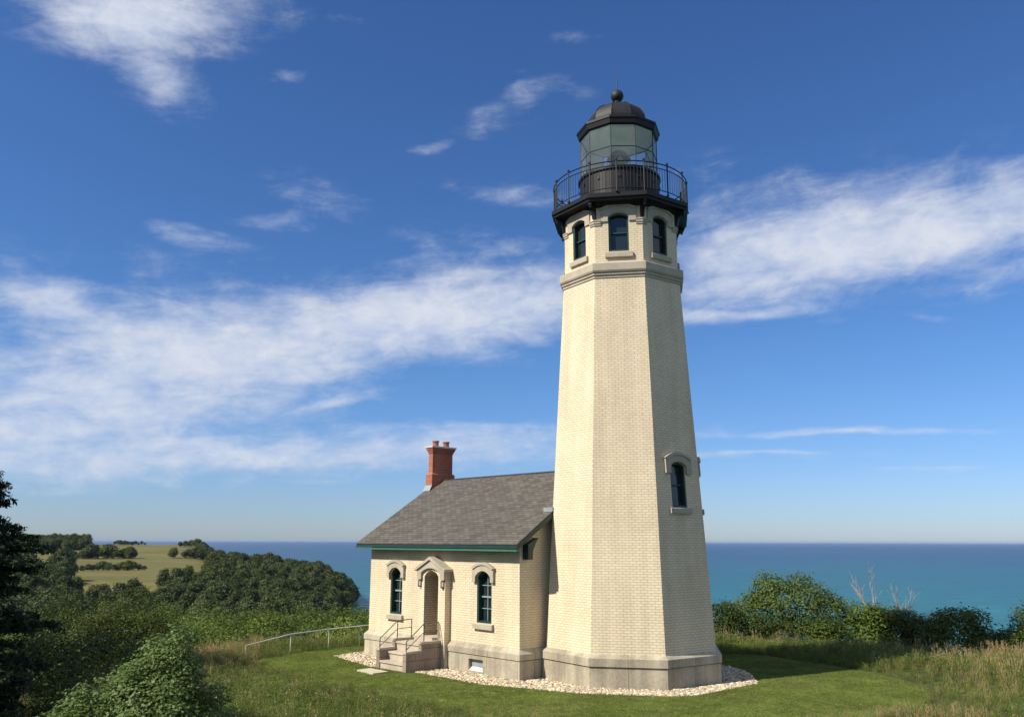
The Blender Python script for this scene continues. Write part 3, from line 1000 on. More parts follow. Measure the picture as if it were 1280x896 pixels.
mb.face([Ff(1.645, .085, .098), Ff(2.355, .085, .098), Ff(2.355, .20, -.028), Ff(1.645, .20, -.028)], None, Vector((0, 0, 1)))
mb.build('sill', M['cap'], vent)

# roof: two shingled slopes with thickness
mb = MB()
u0, u1 = -OG, HL + OG
vr = -HW / 2
ve2 = -HW - OE
sl_len = math.hypot(vr - OE, ZR - ZE)
for va, vb, hint in ((OE, vr, HN), (ve2, vr, -HN)):
    mb.face([H(u0, va, ZE), H(u1, va, ZE), H(u1, vb, ZR), H(u0, vb, ZR)], [(u0, 0), (u1, 0), (u1, sl_len), (u0, sl_len)], hint + Vector((0, 0, 1)))
    mb.face([H(u0, va, ZE - .045), H(u1, va, ZE - .045), H(u1, va, ZE), H(u0, va, ZE)], None, hint)
rf = mb.build('roof', M['shingle'], cot)
mb = MB()
for va, vb, hint in ((OE, vr, HN), (ve2, vr, -HN)):
    s_ = 1 if va > vr else -1
    ia = va - .012 * s_
    # soffit and fascia boards
    mb.face([H(u0 + .01, ia, ZE - .05), H(u1 - .01, ia, ZE - .05), H(u1 - .01, ia, ZE - .15), H(u0 + .01, ia, ZE - .15)], None, hint)
    mb.face([H(u0 + .01, ia, ZE - .15), H(u1 - .01, ia, ZE - .15), H(u1 - .01, vb, ZR - .15), H(u0 + .01, vb, ZR - .15)], None, Vector((0, 0, -1)))
    for uu, hh in ((u0 + .012, -HA), (u1 - .012, HA)):
        mb.face([H(uu, va, ZE - .03), H(uu, vb, ZR - .03), H(uu, vb, ZR - .27), H(uu, va, ZE - .20)], None, hh)
mb.build('fascia', M['teal'], rf)
mb = MB()
mb.box(H(u0 + .1, OE - .20, ZE - .245), HA * (u1 - u0 - .2), HN * .15, Vector((0, 0, .075)))
mb.build('gutter', M['teal_light'], rf)
mb = MB()
mb.box(H(u0, vr - .07, ZR - .012), HA * (u1 - u0), HN * .14, Vector((0, 0, .03)))
mb.build('ridge_cap', M['shingle'], rf)
mb = MB()                                                   # bracket under the eave corner
slab(mb, Fg, [(-.14, 3.72), (-.34, 3.72), (-.36, 4.0), (-.46, 4.2), (-.62, 4.42), (-.14, 4.2)], .0, .26)
mb.build('eave_bracket', M['teal'], rf)
mb = MB()                                                   # flashing where the roof meets the tower
mb.box(H(-.39, -1.15, rz(-1.15) + .0), HA * .42, HN * -.5, Vector((0, 0, .14)) + HN * .0)
mb.build('flashing', M['flash'], rf)

# chimney
CU0, CU1, CV0, CV1 = 8.43, 8.86, -2.95, -4.20
mb = MB()
def stack(z0, z1, e0, e1):
    b = [(CU0 - e0, CV0 + e0), (CU1 + e0, CV0 + e0), (CU1 + e0, CV1 - e0), (CU0 - e0, CV1 - e0)]
    t = [(CU0 - e1, CV0 + e1), (CU1 + e1, CV0 + e1), (CU1 + e1, CV1 - e1), (CU0 - e1, CV1 - e1)]
    outs = [HN, HA, -HN, -HA]
    for i in range(4):
        j = (i + 1) % 4
        mb.face([H(*b[i], z0), H(*b[j], z0), H(*t[j], z1), H(*t[i], z1)], None, outs[i])
def ledge(z, e0, e1):
    b = [(CU0 - e0, CV0 + e0), (CU1 + e0, CV0 + e0), (CU1 + e0, CV1 - e0), (CU0 - e0, CV1 - e0)]
    t = [(CU0 - e1, CV0 + e1), (CU1 + e1, CV0 + e1), (CU1 + e1, CV1 - e1), (CU0 - e1, CV1 - e1)]
    for i in range(4):
        j = (i + 1) % 4
        mb.face([H(*b[i], z), H(*b[j], z), H(*t[j], z), H(*t[i], z)], None, (0, 0, 1 if e1 < e0 else -1))
stack(5.2, 7.10, .0, .0); stack(7.10, 7.16, .0, -.075); stack(7.16, 8.02, -.075, -.075)
for i, e in enumerate((-.045, -.015, .015)):
    z = 8.02 + .075 * i
    ledge(z, e - .03, e); stack(z, z + .075, e, e)
chim = mb.build('chimney', M['red_brick'], rf)
mb = MB()
mb.box(H(CU0 - .05, CV0 + .05, 8.247), HA * (CU1 - CU0 + .1), HN * (CV1 - CV0 - .1), Vector((0, 0, .06)))
mb.build('chimney_cap', M['cap'], cot)
for vv in (-3.28, -3.86):
    c_ = H((CU0 + CU1) / 2, vv, 0)
    mb = MB(); mb.loft(c_.x, c_.y, [(.15, 8.30), (.15, 8.34), (.13, 8.35), (.13, 8.50), (.155, 8.51), (.155, 8.56), (.11, 8.56), (.11, 8.36), (0, 8.36)], 14, 0, caps=False)
    mb.build('chimney_pot', M['red_brick'], cot)
mb = MB()
zf0 = rz(CV0 + .06)
mb.face([H(CU0 - .02, CV0 + .012, rz(CV0) + .18), H(HL + OG + .06, CV0 + .012, rz(CV0) + .18), H(HL + OG + .06, CV0 + .14, zf0 - .03), H(CU0 - .02, CV0 + .14, zf0 - .03)], None, HN)
mb.build('chimney_flashing', M['flash'], cot)

# house windows
for wv in (wl, wr):
    window(Ff, *wv, cot, hood=(1.06, 2.95, 3.40, 3.55, .10), sill=(.98, 1.43, 1.615, .10), recess=.17)

# entrance bay with stone hood
BD = .25
bu0, bu1 = 3.49, 4.90
ent = MB()
Fe = Frame(HC + HN * BD, HA, (0, 0, 1), HN)
do = arch(4.27, .80, 1.03, 3.06, 3.27)
dn = [(p[0], p[1]) for p in do]
wall(ent, Fe, [(bu0, .80), (bu1, .80), (bu1, 3.30), (4.2, 3.66), (bu0, 3.30)], [dn], 0)
for uu, s_ in ((bu0, -1), (bu1, 1)):
    ent.face([H(uu, 0, .8), H(uu, BD, .8), H(uu, BD, 3.3), H(uu, 0, 3.3)], [(0, .8), (BD, .8), (BD, 3.3), (0, 3.3)], HA * s_)
bay = ent.build('entrance_bay', M['brick'], cot)
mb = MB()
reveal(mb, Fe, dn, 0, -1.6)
mb.build('doorway_lining', M['shaded_brick'], bay)
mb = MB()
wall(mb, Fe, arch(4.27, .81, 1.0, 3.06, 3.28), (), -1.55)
mb.build('doorway_infill', M['shaded_brick'], bay)
mb = MB()
mb.box(H(bu0 - .03, .02, -.2), HA * (bu1 - bu0 + .06), HN * (BD - .015), Vector((0, 0, 1.0)))
mb.build('entrance_plinth', M['stone'], cot)
mb = MB()
hu0, hu1, ha = 3.40, 5.06, 4.24
inn = arch(4.25, .98, 3.19, 3.22, 3.36, 8)[1:-1]
outl = [(hu0 + .06, 2.96), (hu0 + .06, 3.30), (ha, 3.70), (hu1 - .06, 3.30), (hu1 - .06, 2.96), (hu1 - .28, 2.96), (hu1 - .28, 3.17)] + inn[::-1] + [(hu0 + .30, 3.17), (hu0 + .30, 2.96)]
slab(mb, Ff, outl, .0, BD + .09)
hood = mb.build('entrance_hood', M['trim'], bay)
mb = MB()
cop = [(hu0 - .03, 3.24), (ha, 3.655), (hu1 + .03, 3.24), (hu1 + .03, 3.33), (ha, 3.76), (hu0 - .03, 3.33)]
slab(mb, Ff, cop, .0, BD + .15)
mb.build('hood_coping', M['trim'], bay)
for uu in (3.60, 4.90):
    mb = MB()
    c_ = H(uu, BD + .05, 0)
    mb.loft(c_.x, c_.y, [(.05, 2.70), (.062, 2.74), (.062, 2.92)], 4, .9)
    lp = mb.build('wall_lamp', M['lampglass'], bay)
    # cage
    col.objects.unlink(lp)
    bpy.data.objects.remove(lp)
    mb2 = MB()
    mb2.loft(c_.x, c_.y, [(.055, 2.69), (.072, 2.72), (.072, 2.735), (.05, 2.737)], 4, .9)
    mb2.loft(c_.x, c_.y, [(.05, 2.915), (.08, 2.92), (.04, 2.956)], 4, .9)
    for i in range(4):
        a_ = .9 + math.pi / 2 * i
        mb2.tube([(c_.x + .066 * math.sin(a_), c_.y - .066 * math.cos(a_), z) for z in (2.72, 2.92)], .009, 4)
    l2 = mb2.build('wall_lamp', M['rust'], cot)
    mb.build('lamp_glass', M['lampglass'], l2)

# steps
stp = MB()
su0, su1 = 3.86, 5.20
for i, (vf, z) in enumerate(((1.72, .27), (1.40, .55), (1.06, .86))):
    stp.box(H(su0 - .01, BD + .015, -.2), HA * (su1 - su0 + .02), HN * (vf - BD - .05), Vector((0, 0, z + .135)))
    stp.box(H(su0 - .008, BD + .014, z - .064), HA * (su1 - su0 + .016), HN * (vf - BD - .01), Vector((0, 0, .064)))
stp.box(H(su0 + .02, BD + .003, .862), HA * (1.02), HN * .22, Vector((0, 0, .16)))
steps = stp.build('front_steps', M['concrete'], cot)
for ua, ub in ((su0 - .19, su0), (su1, su1 + .19)):
    mb = MB()
    mb.box(H(ua, BD + .004, -.2), HA * (ub - ua), HN * (1.06 - BD), Vector((0, 0, 1.06)))
    mb.box(H(ua, 1.065, -.2), HA * (ub - ua), HN * .66, Vector((0, 0, .79)))
    mb.build('cheek_wall', M['cheek'], steps)
    mb = MB()
    mb.box(H(ua - .02, BD + .004, .863), HA * (ub - ua + .04), HN * (1.09 - BD), Vector((0, 0, .07)))
    mb.box(H(ua - .02, 1.067, .593), HA * (ub - ua + .04), HN * .69, Vector((0, 0, .07)))
    mb.build('cheek_coping', M['concrete'], steps)
    uc = (ua + ub) / 2
    mb = MB()
    for v0, v1, z0, z1, z2 in ((1.66, .92, .98, 1.53, 1.55),):
        mb.tube([H(uc, v0, .62), H(uc, v0, z0)], .02, 6)
        mb.tube([H(uc, v1, .9), H(uc, v1, z1)], .02, 6)
        mb.tube([H(uc, .30, .9), H(uc, .30, z2)], .02, 6)
        mb.tube([H(uc, v0, z0), H(uc, v1, z1), H(uc, .30, z2)], .018, 6)
        mb.tube([H(uc, v0, z0 - .26), H(uc, v1, z1 - .28), H(uc, .30, z2 - .28)], .014, 6)
    mb.build('handrail', M['rust'], steps)

# ------------------------------------------------------------------ pipe railing, stone slab
fence = empty('pipe_railing', (-7.5, 36.4, 0), 'low grey metal pipe railing on posts along the lawn edge left of the cottage', 'railing')
FP = [(-10.1, 33.9, -.35, .74), (-8.75, 35.3, -.03, .70), (-7.5, 36.55, 0, .74), (-6.35, 37.15, 0, .81), (-4.9, 38.2, 0, .86), (-3.2, 39.2, 0, .9)]
for x, y, z, h in FP:
    mb = MB(); mb.tube([(x, y, z - .4), (x, y, z + h)], .026, 8)
    mb.build('post', M['steel'], fence)
mb = MB(); mb.tube([(x, y, z + h) for x, y, z, h in FP], .027, 8)
mb.build('top_rail', M['steel'], fence)

mb = MB()
S_ = [Vector((-5.21, 30.25, 0)), Vector((-4.85, 30.70, 0)), Vector((-4.10, 29.92, 0)), Vector((-4.55, 29.48, 0))]
for a_, b_ in ((0, .045),):
    mb.face([p + Vector((0, 0, b_)) for p in S_], hint=(0, 0, 1))
    for i in range(4):
        p, q_ = S_[i], S_[(i + 1) % 4]
        mb.face([p, q_, q_ + Vector((0, 0, b_)), p + Vector((0, 0, b_))])
tag(mb.build('paving_slab', plain('slab_stone', (0.46, 0.41, 0.30), .9, .2, 4.0, bump=.3)), 'flat pale stone slab lying in the lawn in front of the steps', 'slab')

# ------------------------------------------------------------------ scatter tools
def leaf_mesh(name, pos, nrm, size, mat_, aspect=0.55, rnd=None, trunk=None, fold=0.0):
    """one rhombic leaf per point"""
    n = len(pos)
    g = rng.normal(size=(n, 3))
    nrm = nrm / np.maximum(np.linalg.norm(nrm, axis=1, keepdims=True), 1e-9)
    t = np.cross(nrm, g); t /= np.maximum(np.linalg.norm(t, axis=1, keepdims=True), 1e-9)
    b = np.cross(nrm, t)
    s = (np.asarray(size) * np.ones(n))[:, None]
    V = np.stack([pos - t * s * .5, pos + b * s * aspect * .5 - t * s * .05 + nrm * s * fold, pos + t * s * .5, pos - b * s * aspect * .5 - t * s * .05 + nrm * s * fold], 1).reshape(-1, 3)
    me = bpy.data.meshes.new(name)
    me.vertices.add(4 * n); me.loops.add(4 * n); me.polygons.add(n)
    me.vertices.foreach_set('co', V.astype(np.float32).ravel())
    me.loops.foreach_set('vertex_index', np.arange(4 * n, dtype=np.int32))
    me.polygons.foreach_set('loop_start', np.arange(0, 4 * n, 4, dtype=np.int32))
    me.polygons.foreach_set('loop_total', np.full(n, 4, dtype=np.int32))
    me.update(calc_edges=True)
    at = me.attributes.new('rnd', 'FLOAT', 'FACE')
    at.data.foreach_set('value', (rng.random(n) if rnd is None else rnd).astype(np.float32))
    me.materials.append(mat_)
    return me


def unit(n):
    v = rng.normal(size=(n, 3))
    return v / np.linalg.norm(v, axis=1, keepdims=True)


def crown_points(lobes, nclump, per, spread, inner=0.25, rough=0.6):
    """leaf positions and normals in clumps on the shells of ellipsoid lobes"""
    L_ = np.array(lobes, float)
    area = (L_[:, 3] * L_[:, 4] + L_[:, 4] * L_[:, 5] + L_[:, 3] * L_[:, 5])
    pick = rng.choice(len(L_), nclump, p=area / area.sum())
    dirs = unit(nclump)
    dirs[:, 2] = np.where((dirs[:, 2] < -.35) & (rng.random(nclump) < .7), -dirs[:, 2], dirs[:, 2])
    rad = np.where(rng.random(nclump) < inner, rng.uniform(.4, .85, nclump), rng.uniform(.82, 1.1, nclump))
    C = L_[pick, :3] + dirs * rad[:, None] * L_[pick, 3:6]
    # drop clumps buried in another lobe
    deep = np.zeros(nclump, bool)
    for l in L_:
        q = (((C - l[:3]) / l[3:6]) ** 2).sum(1)
        deep |= q < .30
    C, dirs = C[~deep], dirs[~deep]
    cr = rng.random(len(C))
    pos = np.repeat(C, per, 0) + rng.normal(size=(len(C) * per, 3)) * spread * np.array([1, 1, .75])
    nr = np.repeat(dirs, per, 0) * .6 + unit(len(pos)) * rough + np.array([0, 0, .45])
    rnd = np.clip(np.repeat(cr, per) * .55 + rng.random(len(pos)) * .45, 0, 1)
    return pos, nr, rnd


def auto_lobes(w, h, z0, n, seed, squash=.8):
    r_ = np.random.default_rng(seed)
    out = []
    for i in range(n):
        a_ = r_.uniform(0, 6.28); f = r_.random()
        zz = z0 + (h - z0) * (.22 + .68 * f)
        prof = math.sin(math.pi * (.15 + .72 * f)) 
        rr_ = w / 2 * prof * r_.uniform(.25, .72)
        s = w * r_.uniform(.15, .25) * (1.15 - .4 * f)
        out.append((rr_ * math.cos(a_), rr_ * math.sin(a_), zz - s * .3, s, s, s * squash))
    out.append((0, 0, h - w * .2, w * .22, w * .22, w * .2))
    out.append((0, 0, (z0 + h) / 2, w * .3, w * .3, (h - z0) * .33))
    return out


def limb_mesh(name, lobes, z0, r0, mat_):
    mb = MB()
    top = max(l[2] for l in lobes)
    tr = [Vector((0, 0, z0 - .6)), Vector((.04 * top, .02 * top, top * .35)), Vector((-.02 * top, .03 * top, top * .75))]
    mb.tube(tr, r0, 7, r2=r0 * .35)
    for l in lobes:
        s_ = tr[1].lerp(tr[2], rng.uniform(-.6, .8))
        e = Vector(l[:3])
        mid = s_.lerp(e, .5) + Vector((0, 0, -.06 * (e - s_).length))
        mb.tube([s_, mid, e], r0 * .38, 5, r2=r0 * .08, caps=False)
    me = bpy.data.meshes.new(name)
    me.from_pydata([tuple(v) for v in mb.v], [], mb.f)
    me.materials.append(mat_)
    return me


def tree_meshes(lobes, leaf, nclump, per, spread, mat_, r0=.12, inner=.25, aspect=.6, name='crown', rough=.6):
    p, nr, rn = crown_points(lobes, nclump, per, spread, inner, rough)
    sz = leaf * rng.uniform(.7, 1.25, len(p))
    return leaf_mesh(name, p, nr, sz, mat_, aspect, rn), limb_mesh('trunk', lobes, 0, r0, M['bark'])


def place_tree(name, meshes, loc, scale, rotz, label, cat, group=None, parts=('trunk', 'crown')):
    root = empty(name, loc, label, cat, group)
    root.scale = scale if isinstance(scale, tuple) else (scale,) * 3
    root.rotation_euler = (0, 0, rotz)
    for pn, me in zip(parts, (meshes[1], meshes[0])):
        o = bpy.data.objects.new(pn, me)
        col.objects.link(o)
        o.parent = root
    return root


def gh(x, y):
    return float(height(np.array([x]), np.array([y]))[0])


def at(px, y):
    return (px - 640) / 1085.0 * y            # world x of a compass bearing read off the photograph


def scatter(name, pts, rots, scls, protos, kind='stuff', label=None, cat=None):
    """one object: points carrying rot/scl, instanced by geometry nodes"""
    me = bpy.data.meshes.new(name)
    n = len(pts)
    me.vertices.add(n)
    me.vertices.foreach_set('co', np.asarray(pts, np.float32).ravel())
    a = me.attributes.new('rot', 'FLOAT_VECTOR', 'POINT'); a.data.foreach_set('vector', np.asarray(rots, np.float32).ravel())
    a = me.attributes.new('scl', 'FLOAT_VECTOR', 'POINT')
    sc = np.asarray(scls, np.float32)
    if sc.ndim == 1: sc = np.repeat(sc[:, None], 3, 1)
    a.data.foreach_set('vector', sc.ravel())
    o = bpy.data.objects.new(name, me)
    col.objects.link(o)
    pc = bpy.data.collections.new(name + '_kinds')
    for i, pm in enumerate(protos):
        pc.objects.link(bpy.data.objects.new(name + '_kind', pm))
    ng = bpy.data.node_groups.new(name + '_scatter', 'GeometryNodeTree')
    ng.interface.new_socket('Geometry', in_out='INPUT', socket_type='NodeSocketGeometry')
    ng.interface.new_socket('Geometry', in_out='OUTPUT', socket_type='NodeSocketGeometry')
    gi = ng.nodes.new('NodeGroupInput'); go = ng.nodes.new('NodeGroupOutput')
    ci = ng.nodes.new('GeometryNodeCollectionInfo')
    ci.inputs['Collection'].default_value = pc
    ci.inputs['Separate Children'].default_value = True
    ci.inputs['Reset Children'].default_value = True
    ip = ng.nodes.new('GeometryNodeInstanceOnPoints')
    ip.inputs['Pick Instance'].default_value = True
    rnode = ng.nodes.new('GeometryNodeInputNamedAttribute'); rnode.data_type = 'FLOAT_VECTOR'; rnode.inputs[0].default_value = 'rot'
    snode = ng.nodes.new('GeometryNodeInputNamedAttribute'); snode.data_type = 'FLOAT_VECTOR'; snode.inputs[0].default_value = 'scl'
    rv = ng.nodes.new('FunctionNodeRandomValue'); rv.data_type = 'INT'
    for s_ in rv.inputs:
        if s_.type == 'INT' and s_.name == 'Max': s_.default_value = len(protos) - 1
        if s_.type == 'INT' and s_.name == 'Min': s_.default_value = 0
    e2r = ng.nodes.new('FunctionNodeEulerToRotation')
    L_ = ng.links
    L_.new(gi.outputs[0], ip.inputs['Points'])
    L_.new(ci.outputs[0], ip.inputs['Instance'])
    L_.new([s_ for s_ in rv.outputs if s_.type == 'INT'][0], ip.inputs['Instance Index'])
    L_.new(rnode.outputs[0], e2r.inputs[0]); L_.new(e2r.outputs[0], ip.inputs['Rotation'])
    L_.new(snode.outputs[0], ip.inputs['Scale'])
    L_.new(ip.outputs[0], go.inputs[0])
    md = o.modifiers.new('scatter', 'NODES'); md.node_group = ng
    return tag(o, label, cat, kind=kind)


def zrot(n, tilt=0.0):
    return np.stack([rng.normal(0, tilt, n) if tilt else np.zeros(n), rng.normal(0, tilt, n) if tilt else np.zeros(n), rng.uniform(0, 6.28, n)], 1)


# ------------------------------------------------------------------ gravel
GRAV = np.array([(-6.75, 34.0), (-4.95, 31.35), (-2.95, 29.75), (-0.95, 27.6), (0.5, 26.85), (1.95, 26.05), (4.4, 25.6), (5.3, 25.75), (7.7, 27.95), (8.0, 30.4), (7.4, 32.6), (3, 34), (0, 36), (-5.2, 36.3)], float)
mb = MB()
wall(mb, Frame((0, 0, .006), (1, 0, 0), (0, 1, 0), (0, 0, 1)), [tuple(p) for p in GRAV])
tag(mb.build('gravel_bed', plain('gravel_ground', (0.34, 0.30, 0.24), .95, .3, 20.0)), kind='structure')


def stone_mesh():
    mb = MB()
    k = 6
    pr_ = [(.7, -.25), (1.0, .05), (.75, .38), (0, .5)]
    mb.loft(0, 0, pr_, k, rng.uniform(0, 1), caps=False)
    me = bpy.data.meshes.new('pebble')
    V = np.array([tuple(v) for v in mb.v])
    V = V * rng.uniform(.75, 1.2, 3) + np.sin(V * 3.1 + rng.uniform(0, 6, 3)) * .12
    me.from_pydata(V.tolist(), [], mb.f)
    a = me.attributes.new('rnd', 'FLOAT', 'FACE'); a.data.foreach_set('value', np.full(len(mb.f), rng.random(), np.float32))
    me.materials.append(M['pebble'])
    return me


def rand_in(poly, n, sd=0.0):
    lo, hi = poly.min(0), poly.max(0)
    out = np.zeros((0, 2))
    while len(out) < n:
        q = rng.uniform(lo, hi, (n * 2, 2))
        out = np.vstack([out, q[poly_sd(q[:, 0], q[:, 1], poly) < sd]])
    return out[:n]


def in_house(q, e=.0):
    dx_, dy_ = q[:, 0] - HC.x, q[:, 1] - HC.y
    u = dx_ * HA.x + dy_ * HA.y; v = dx_ * HN.x + dy_ * HN.y
    a = (u > -EX - e) & (u < HL + EX + e) & (v < EX + e) & (v > -HW - EX - e)
    b = np.hypot(q[:, 0] - CX, q[:, 1] - CY) < RB * .95 + e
    c = (u > 3.6) & (u < 5.45) & (v > 0) & (v < 1.75)
    return a | b | c


q = rand_in(GRAV, 26000, .02)
q = q[~in_house(q)]
scatter('gravel', np.c_[q, np.full(len(q), .012)], zrot(len(q), .3), rng.uniform(.022, .055, len(q)), [stone_mesh() for _ in range(6)], label='pale pebbles spread round the foot of the buildings', cat='gravel')

# ------------------------------------------------------------------ grass
def blades_mesh(name, n, h0, h1, rad, wd, mat_, lean=.35, heads=0, head_h=(.6, .8), flowers=0, seedsize=.022):
    V = []; F = []; mi = []; rn = []
    def blade(x, y, h, w_, ang, ln, m_i, segs=2):
        dx_, dy_ = math.cos(ang), math.sin(ang); px, py = -dy_, dx_
        b = len(V)
        for s in range(segs):
            t = s / segs
            off = ln * h * t * t; ww_ = w_ * (1 - .55 * t)
            c = (x + dx_ * off, y + dy_ * off, h * t)
            V.append((c[0] - px * ww_ / 2, c[1] - py * ww_ / 2, c[2])); V.append((c[0] + px * ww_ / 2, c[1] + py * ww_ / 2, c[2]))
        V.append((x + dx_ * ln * h, y + dy_ * ln * h, h * (1 - .12 * ln)))
        r_ = rng.random()
        for s in range(segs - 1):
            F.append((b + 2 * s, b + 2 * s + 1, b + 2 * s + 3, b + 2 * s + 2)); mi.append(m_i); rn.append(r_)
        F.append((b + 2 * segs - 2, b + 2 * segs - 1, b + 2 * segs)); mi.append(m_i); rn.append(r_)
        return (x + dx_ * ln * h, y + dy_ * ln * h, h * (1 - .12 * ln))
    for i in range(n):
        a_, r_ = rng.uniform(0, 6.28), rad * math.sqrt(rng.random())
        blade(r_ * math.cos(a_), r_ * math.sin(a_), rng.uniform(h0, h1), wd * rng.uniform(.7, 1.2), rng.uniform(0, 6.28), lean * rng.uniform(.3, 1.4), 0)
    for i in range(heads):
        a_, r_ = rng.uniform(0, 6.28), rad * math.sqrt(rng.random())
        h = rng.uniform(*head_h)
        t = blade(r_ * math.cos(a_), r_ * math.sin(a_), h, .006, rng.uniform(0, 6.28), .12 * rng.random(), 1)
        for k in range(7):
            zz = t[2] - .15 * k / 7
            o = rng.normal(0, .011, 2)
            b = len(V); s = seedsize * rng.uniform(.7, 1.2)
            an = rng.uniform(0, 3.14)
            V.extend([(t[0] + o[0], t[1] + o[1], zz - s), (t[0] + o[0] + s * .45 * math.cos(an), t[1] + o[1] + s * .45 * math.sin(an), zz), (t[0] + o[0], t[1] + o[1], zz + s * 1.1), (t[0] + o[0] - s * .45 * math.cos(an), t[1] + o[1] - s * .45 * math.sin(an), zz)])
            F.append((b, b + 1, b + 2, b + 3)); mi.append(1); rn.append(rng.random())
    for i in range(flowers):
        a_, r_ = rng.uniform(0, 6.28), rad * math.sqrt(rng.random()); z_ = rng.uniform(h1 * .7, h1 * 1.05)
        b = len(V); s = .018
        x, y = r_ * math.cos(a_), r_ * math.sin(a_)
        V.extend([(x - s, y, z_), (x, y - s, z_ + .008), (x + s, y, z_), (x, y + s, z_ + .008)])
        F.append((b, b + 1, b + 2, b + 3)); mi.append(2); rn.append(rng.random())
    me = bpy.data.meshes.new(name)
    me.from_pydata(V, [], F)
    at_ = me.attributes.new('rnd', 'FLOAT', 'FACE'); at_.data.foreach_set('value', np.array(rn, np.float32))
    for mm in (mat_, M['seed'], M['flower']): me.materials.append(mm)
    me.polygons.foreach_set('material_index', mi)
    return me


# lawn: short mown blades
q = rand_in(LAWN, 60000, -.02)
q = q[(poly_sd(q[:, 0], q[:, 1], GRAV) > .03) & ~((np.abs(q[:, 0] + 4.65) < .75) & (poly_sd(q[:, 0], q[:, 1], np.array([p[:2] for p in S_])) < .03))]
q = q[q[:, 1] < 37.8]
scatter('lawn_grass', np.c_[q, np.full(len(q), -.005)], zrot(len(q), .1), rng.uniform(.7, 1.25, len(q)), [blades_mesh('lawn_tuft', 26, .02, .045, .10, .007, M['lawn_blade'], .6) for _ in range(4)], label='short mown grass of the lawn', cat='grass')

# meadow
green = [blades_mesh('meadow_tuft', 34, .18, .52, .16, .011, M['grass'], .5, heads=h_, head_h=(.4, .6), flowers=f_, seedsize=.015) for h_, f_ in ((0, 0), (0, 0), (0, 1), (1, 0), (0, 0))]
tan = [blades_mesh('seed_tuft', 20, .2, .5, .16, .010, M['grass'], .5, heads=h_, head_h=(.45, .8), seedsize=.02) for h_ in (5, 7, 9)]


def weeds_mesh(n, hh, rad):
    z_ = hh * (1 - rng.random(n) ** 2 * .8)
    a_ = rng.uniform(0, 6.28, n); r_ = rad * np.sqrt(rng.random(n))
    p = np.c_[r_ * np.cos(a_), r_ * np.sin(a_), z_]
    return leaf_mesh('weed_tuft', p, unit(n) * .7 + np.array([0, 0, .8]), rng.uniform(.025, .06, n), M['grass'], .5)


green += [weeds_mesh(110, h_, .2) for h_ in (.28, .36, .42, .32)]


def meadow(n_near, n_far):
    r_ = np.sqrt(rng.uniform(5 ** 2, 26 ** 2, n_near)); a_ = rng.uniform(-.68, .68, n_near)
    A = np.c_[r_ * np.sin(a_), r_ * np.cos(a_)]
    r_ = np.sqrt(rng.uniform(24 ** 2, 43 ** 2, n_far)); a_ = rng.uniform(-.52, .66, n_far)
    B = np.c_[r_ * np.sin(a_), r_ * np.cos(a_)]
    q = np.vstack([A, B])
    sd = poly_sd(q[:, 0], q[:, 1], LAWN)
    q = q[(sd > -.12 - .3 * np.clip(vnoise(q[:, 0], q[:, 1], 2.2, 5), -.4, 1)) & (poly_sd(q[:, 0], q[:, 1], PLAT) < 3.0)]
    return q


q = meadow(16000, 24000)
z = height(q[:, 0], q[:, 1])
dens_t = vnoise(q[:, 0], q[:, 1], 5, 11)
rr_ = np.hypot(q[:, 0], q[:, 1])
tn = q[:, 0] / q[:, 1]
tanw = .02 + .10 * np.clip(dens_t, 0, 1)
tanw += .45 * ((tn < -.28) & (q[:, 1] > 30)) + .22 * sstep(.44, .56, tn) * (q[:, 1] > 24) + .05 * (q[:, 1] > 33)
tanw += .45 * (np.hypot((q[:, 0] - 9.2) / 2.6, (q[:, 1] - 22.2) / .9) < 1)
tanw *= np.where(rr_ < 19, .35, 1)
pick = rng.random(len(q)) < tanw
sc = rng.uniform(.7, 1.2, len(q)) * (1 + .2 * dens_t)
edge = poly_sd(q[:, 0], q[:, 1], LAWN)
sc *= np.where(q[:, 1] < 31, np.clip(.50 + edge * .10, .5, .95), np.clip(.6 + edge * .15, .6, .85))
sc *= np.where((tn > .36) & (q[:, 1] < 31), .85, 1)
for nm, msk, pr_, lb in (('meadow_grass', ~pick, green, 'tall green meadow grass round the mown lawn'), ('seed_grass', pick, tan, 'tan seed heads standing in the tall meadow grass')):
    scatter(nm, np.c_[q[msk], z[msk] - .02], zrot(msk.sum(), .12), sc[msk], pr_, label=lb, cat='grass')

# ------------------------------------------------------------------ bushes and trees near the building
# bright bush in the foreground
bl = [(.3, 0, 1.2, .6, .6, .7), (.42, 0, 1.7, .33, .35, .4), (.05, .1, 1.45, .35, .4, .35), (-.4, .1, 1.05, .5, .5, .5), (-.85, .1, .72, .42, .5, .42), (-1.25, .1, .38, .4, .5, .35), (.8, .1, 1.05, .36, .4, .45), (.95, 0, .5, .4, .45, .5), (.1, -.4, .7, .8, .5, .6), (-.6, -.2, .35, .6, .5, .5), (.48, -.1, 2.05, .13, .13, .26), (.25, .1, 1.98, .12, .12, .22), (.66, 0, 1.72, .12, .12, .22), (.02, -.1, 1.75, .12, .12, .22), (-.22, 0, 1.58, .12, .12, .2), (-.5, 0, 1.5, .11, .11, .2), (-.78, .1, 1.18, .11, .11, .2), (-1.05, 0, .95, .12, .12, .2), (.95, .1, 1.42, .12, .12, .2), (-1.5, .1, .55, .14, .14, .2), (1.2, 0, .85, .12, .12, .2)]
bm_ = tree_meshes(bl, .045, 4600, 13, .06, M['leaf_bush'], r0=.035, inner=.3, aspect=.62, name='foliage', rough=.45)
place_tree('leafy_bush', bm_, (at(180, 10.3), 10.3, 1.0), 1.0, .4, 'bright light green leafy bush in the meadow foreground', 'bush', parts=('stem', 'foliage'))

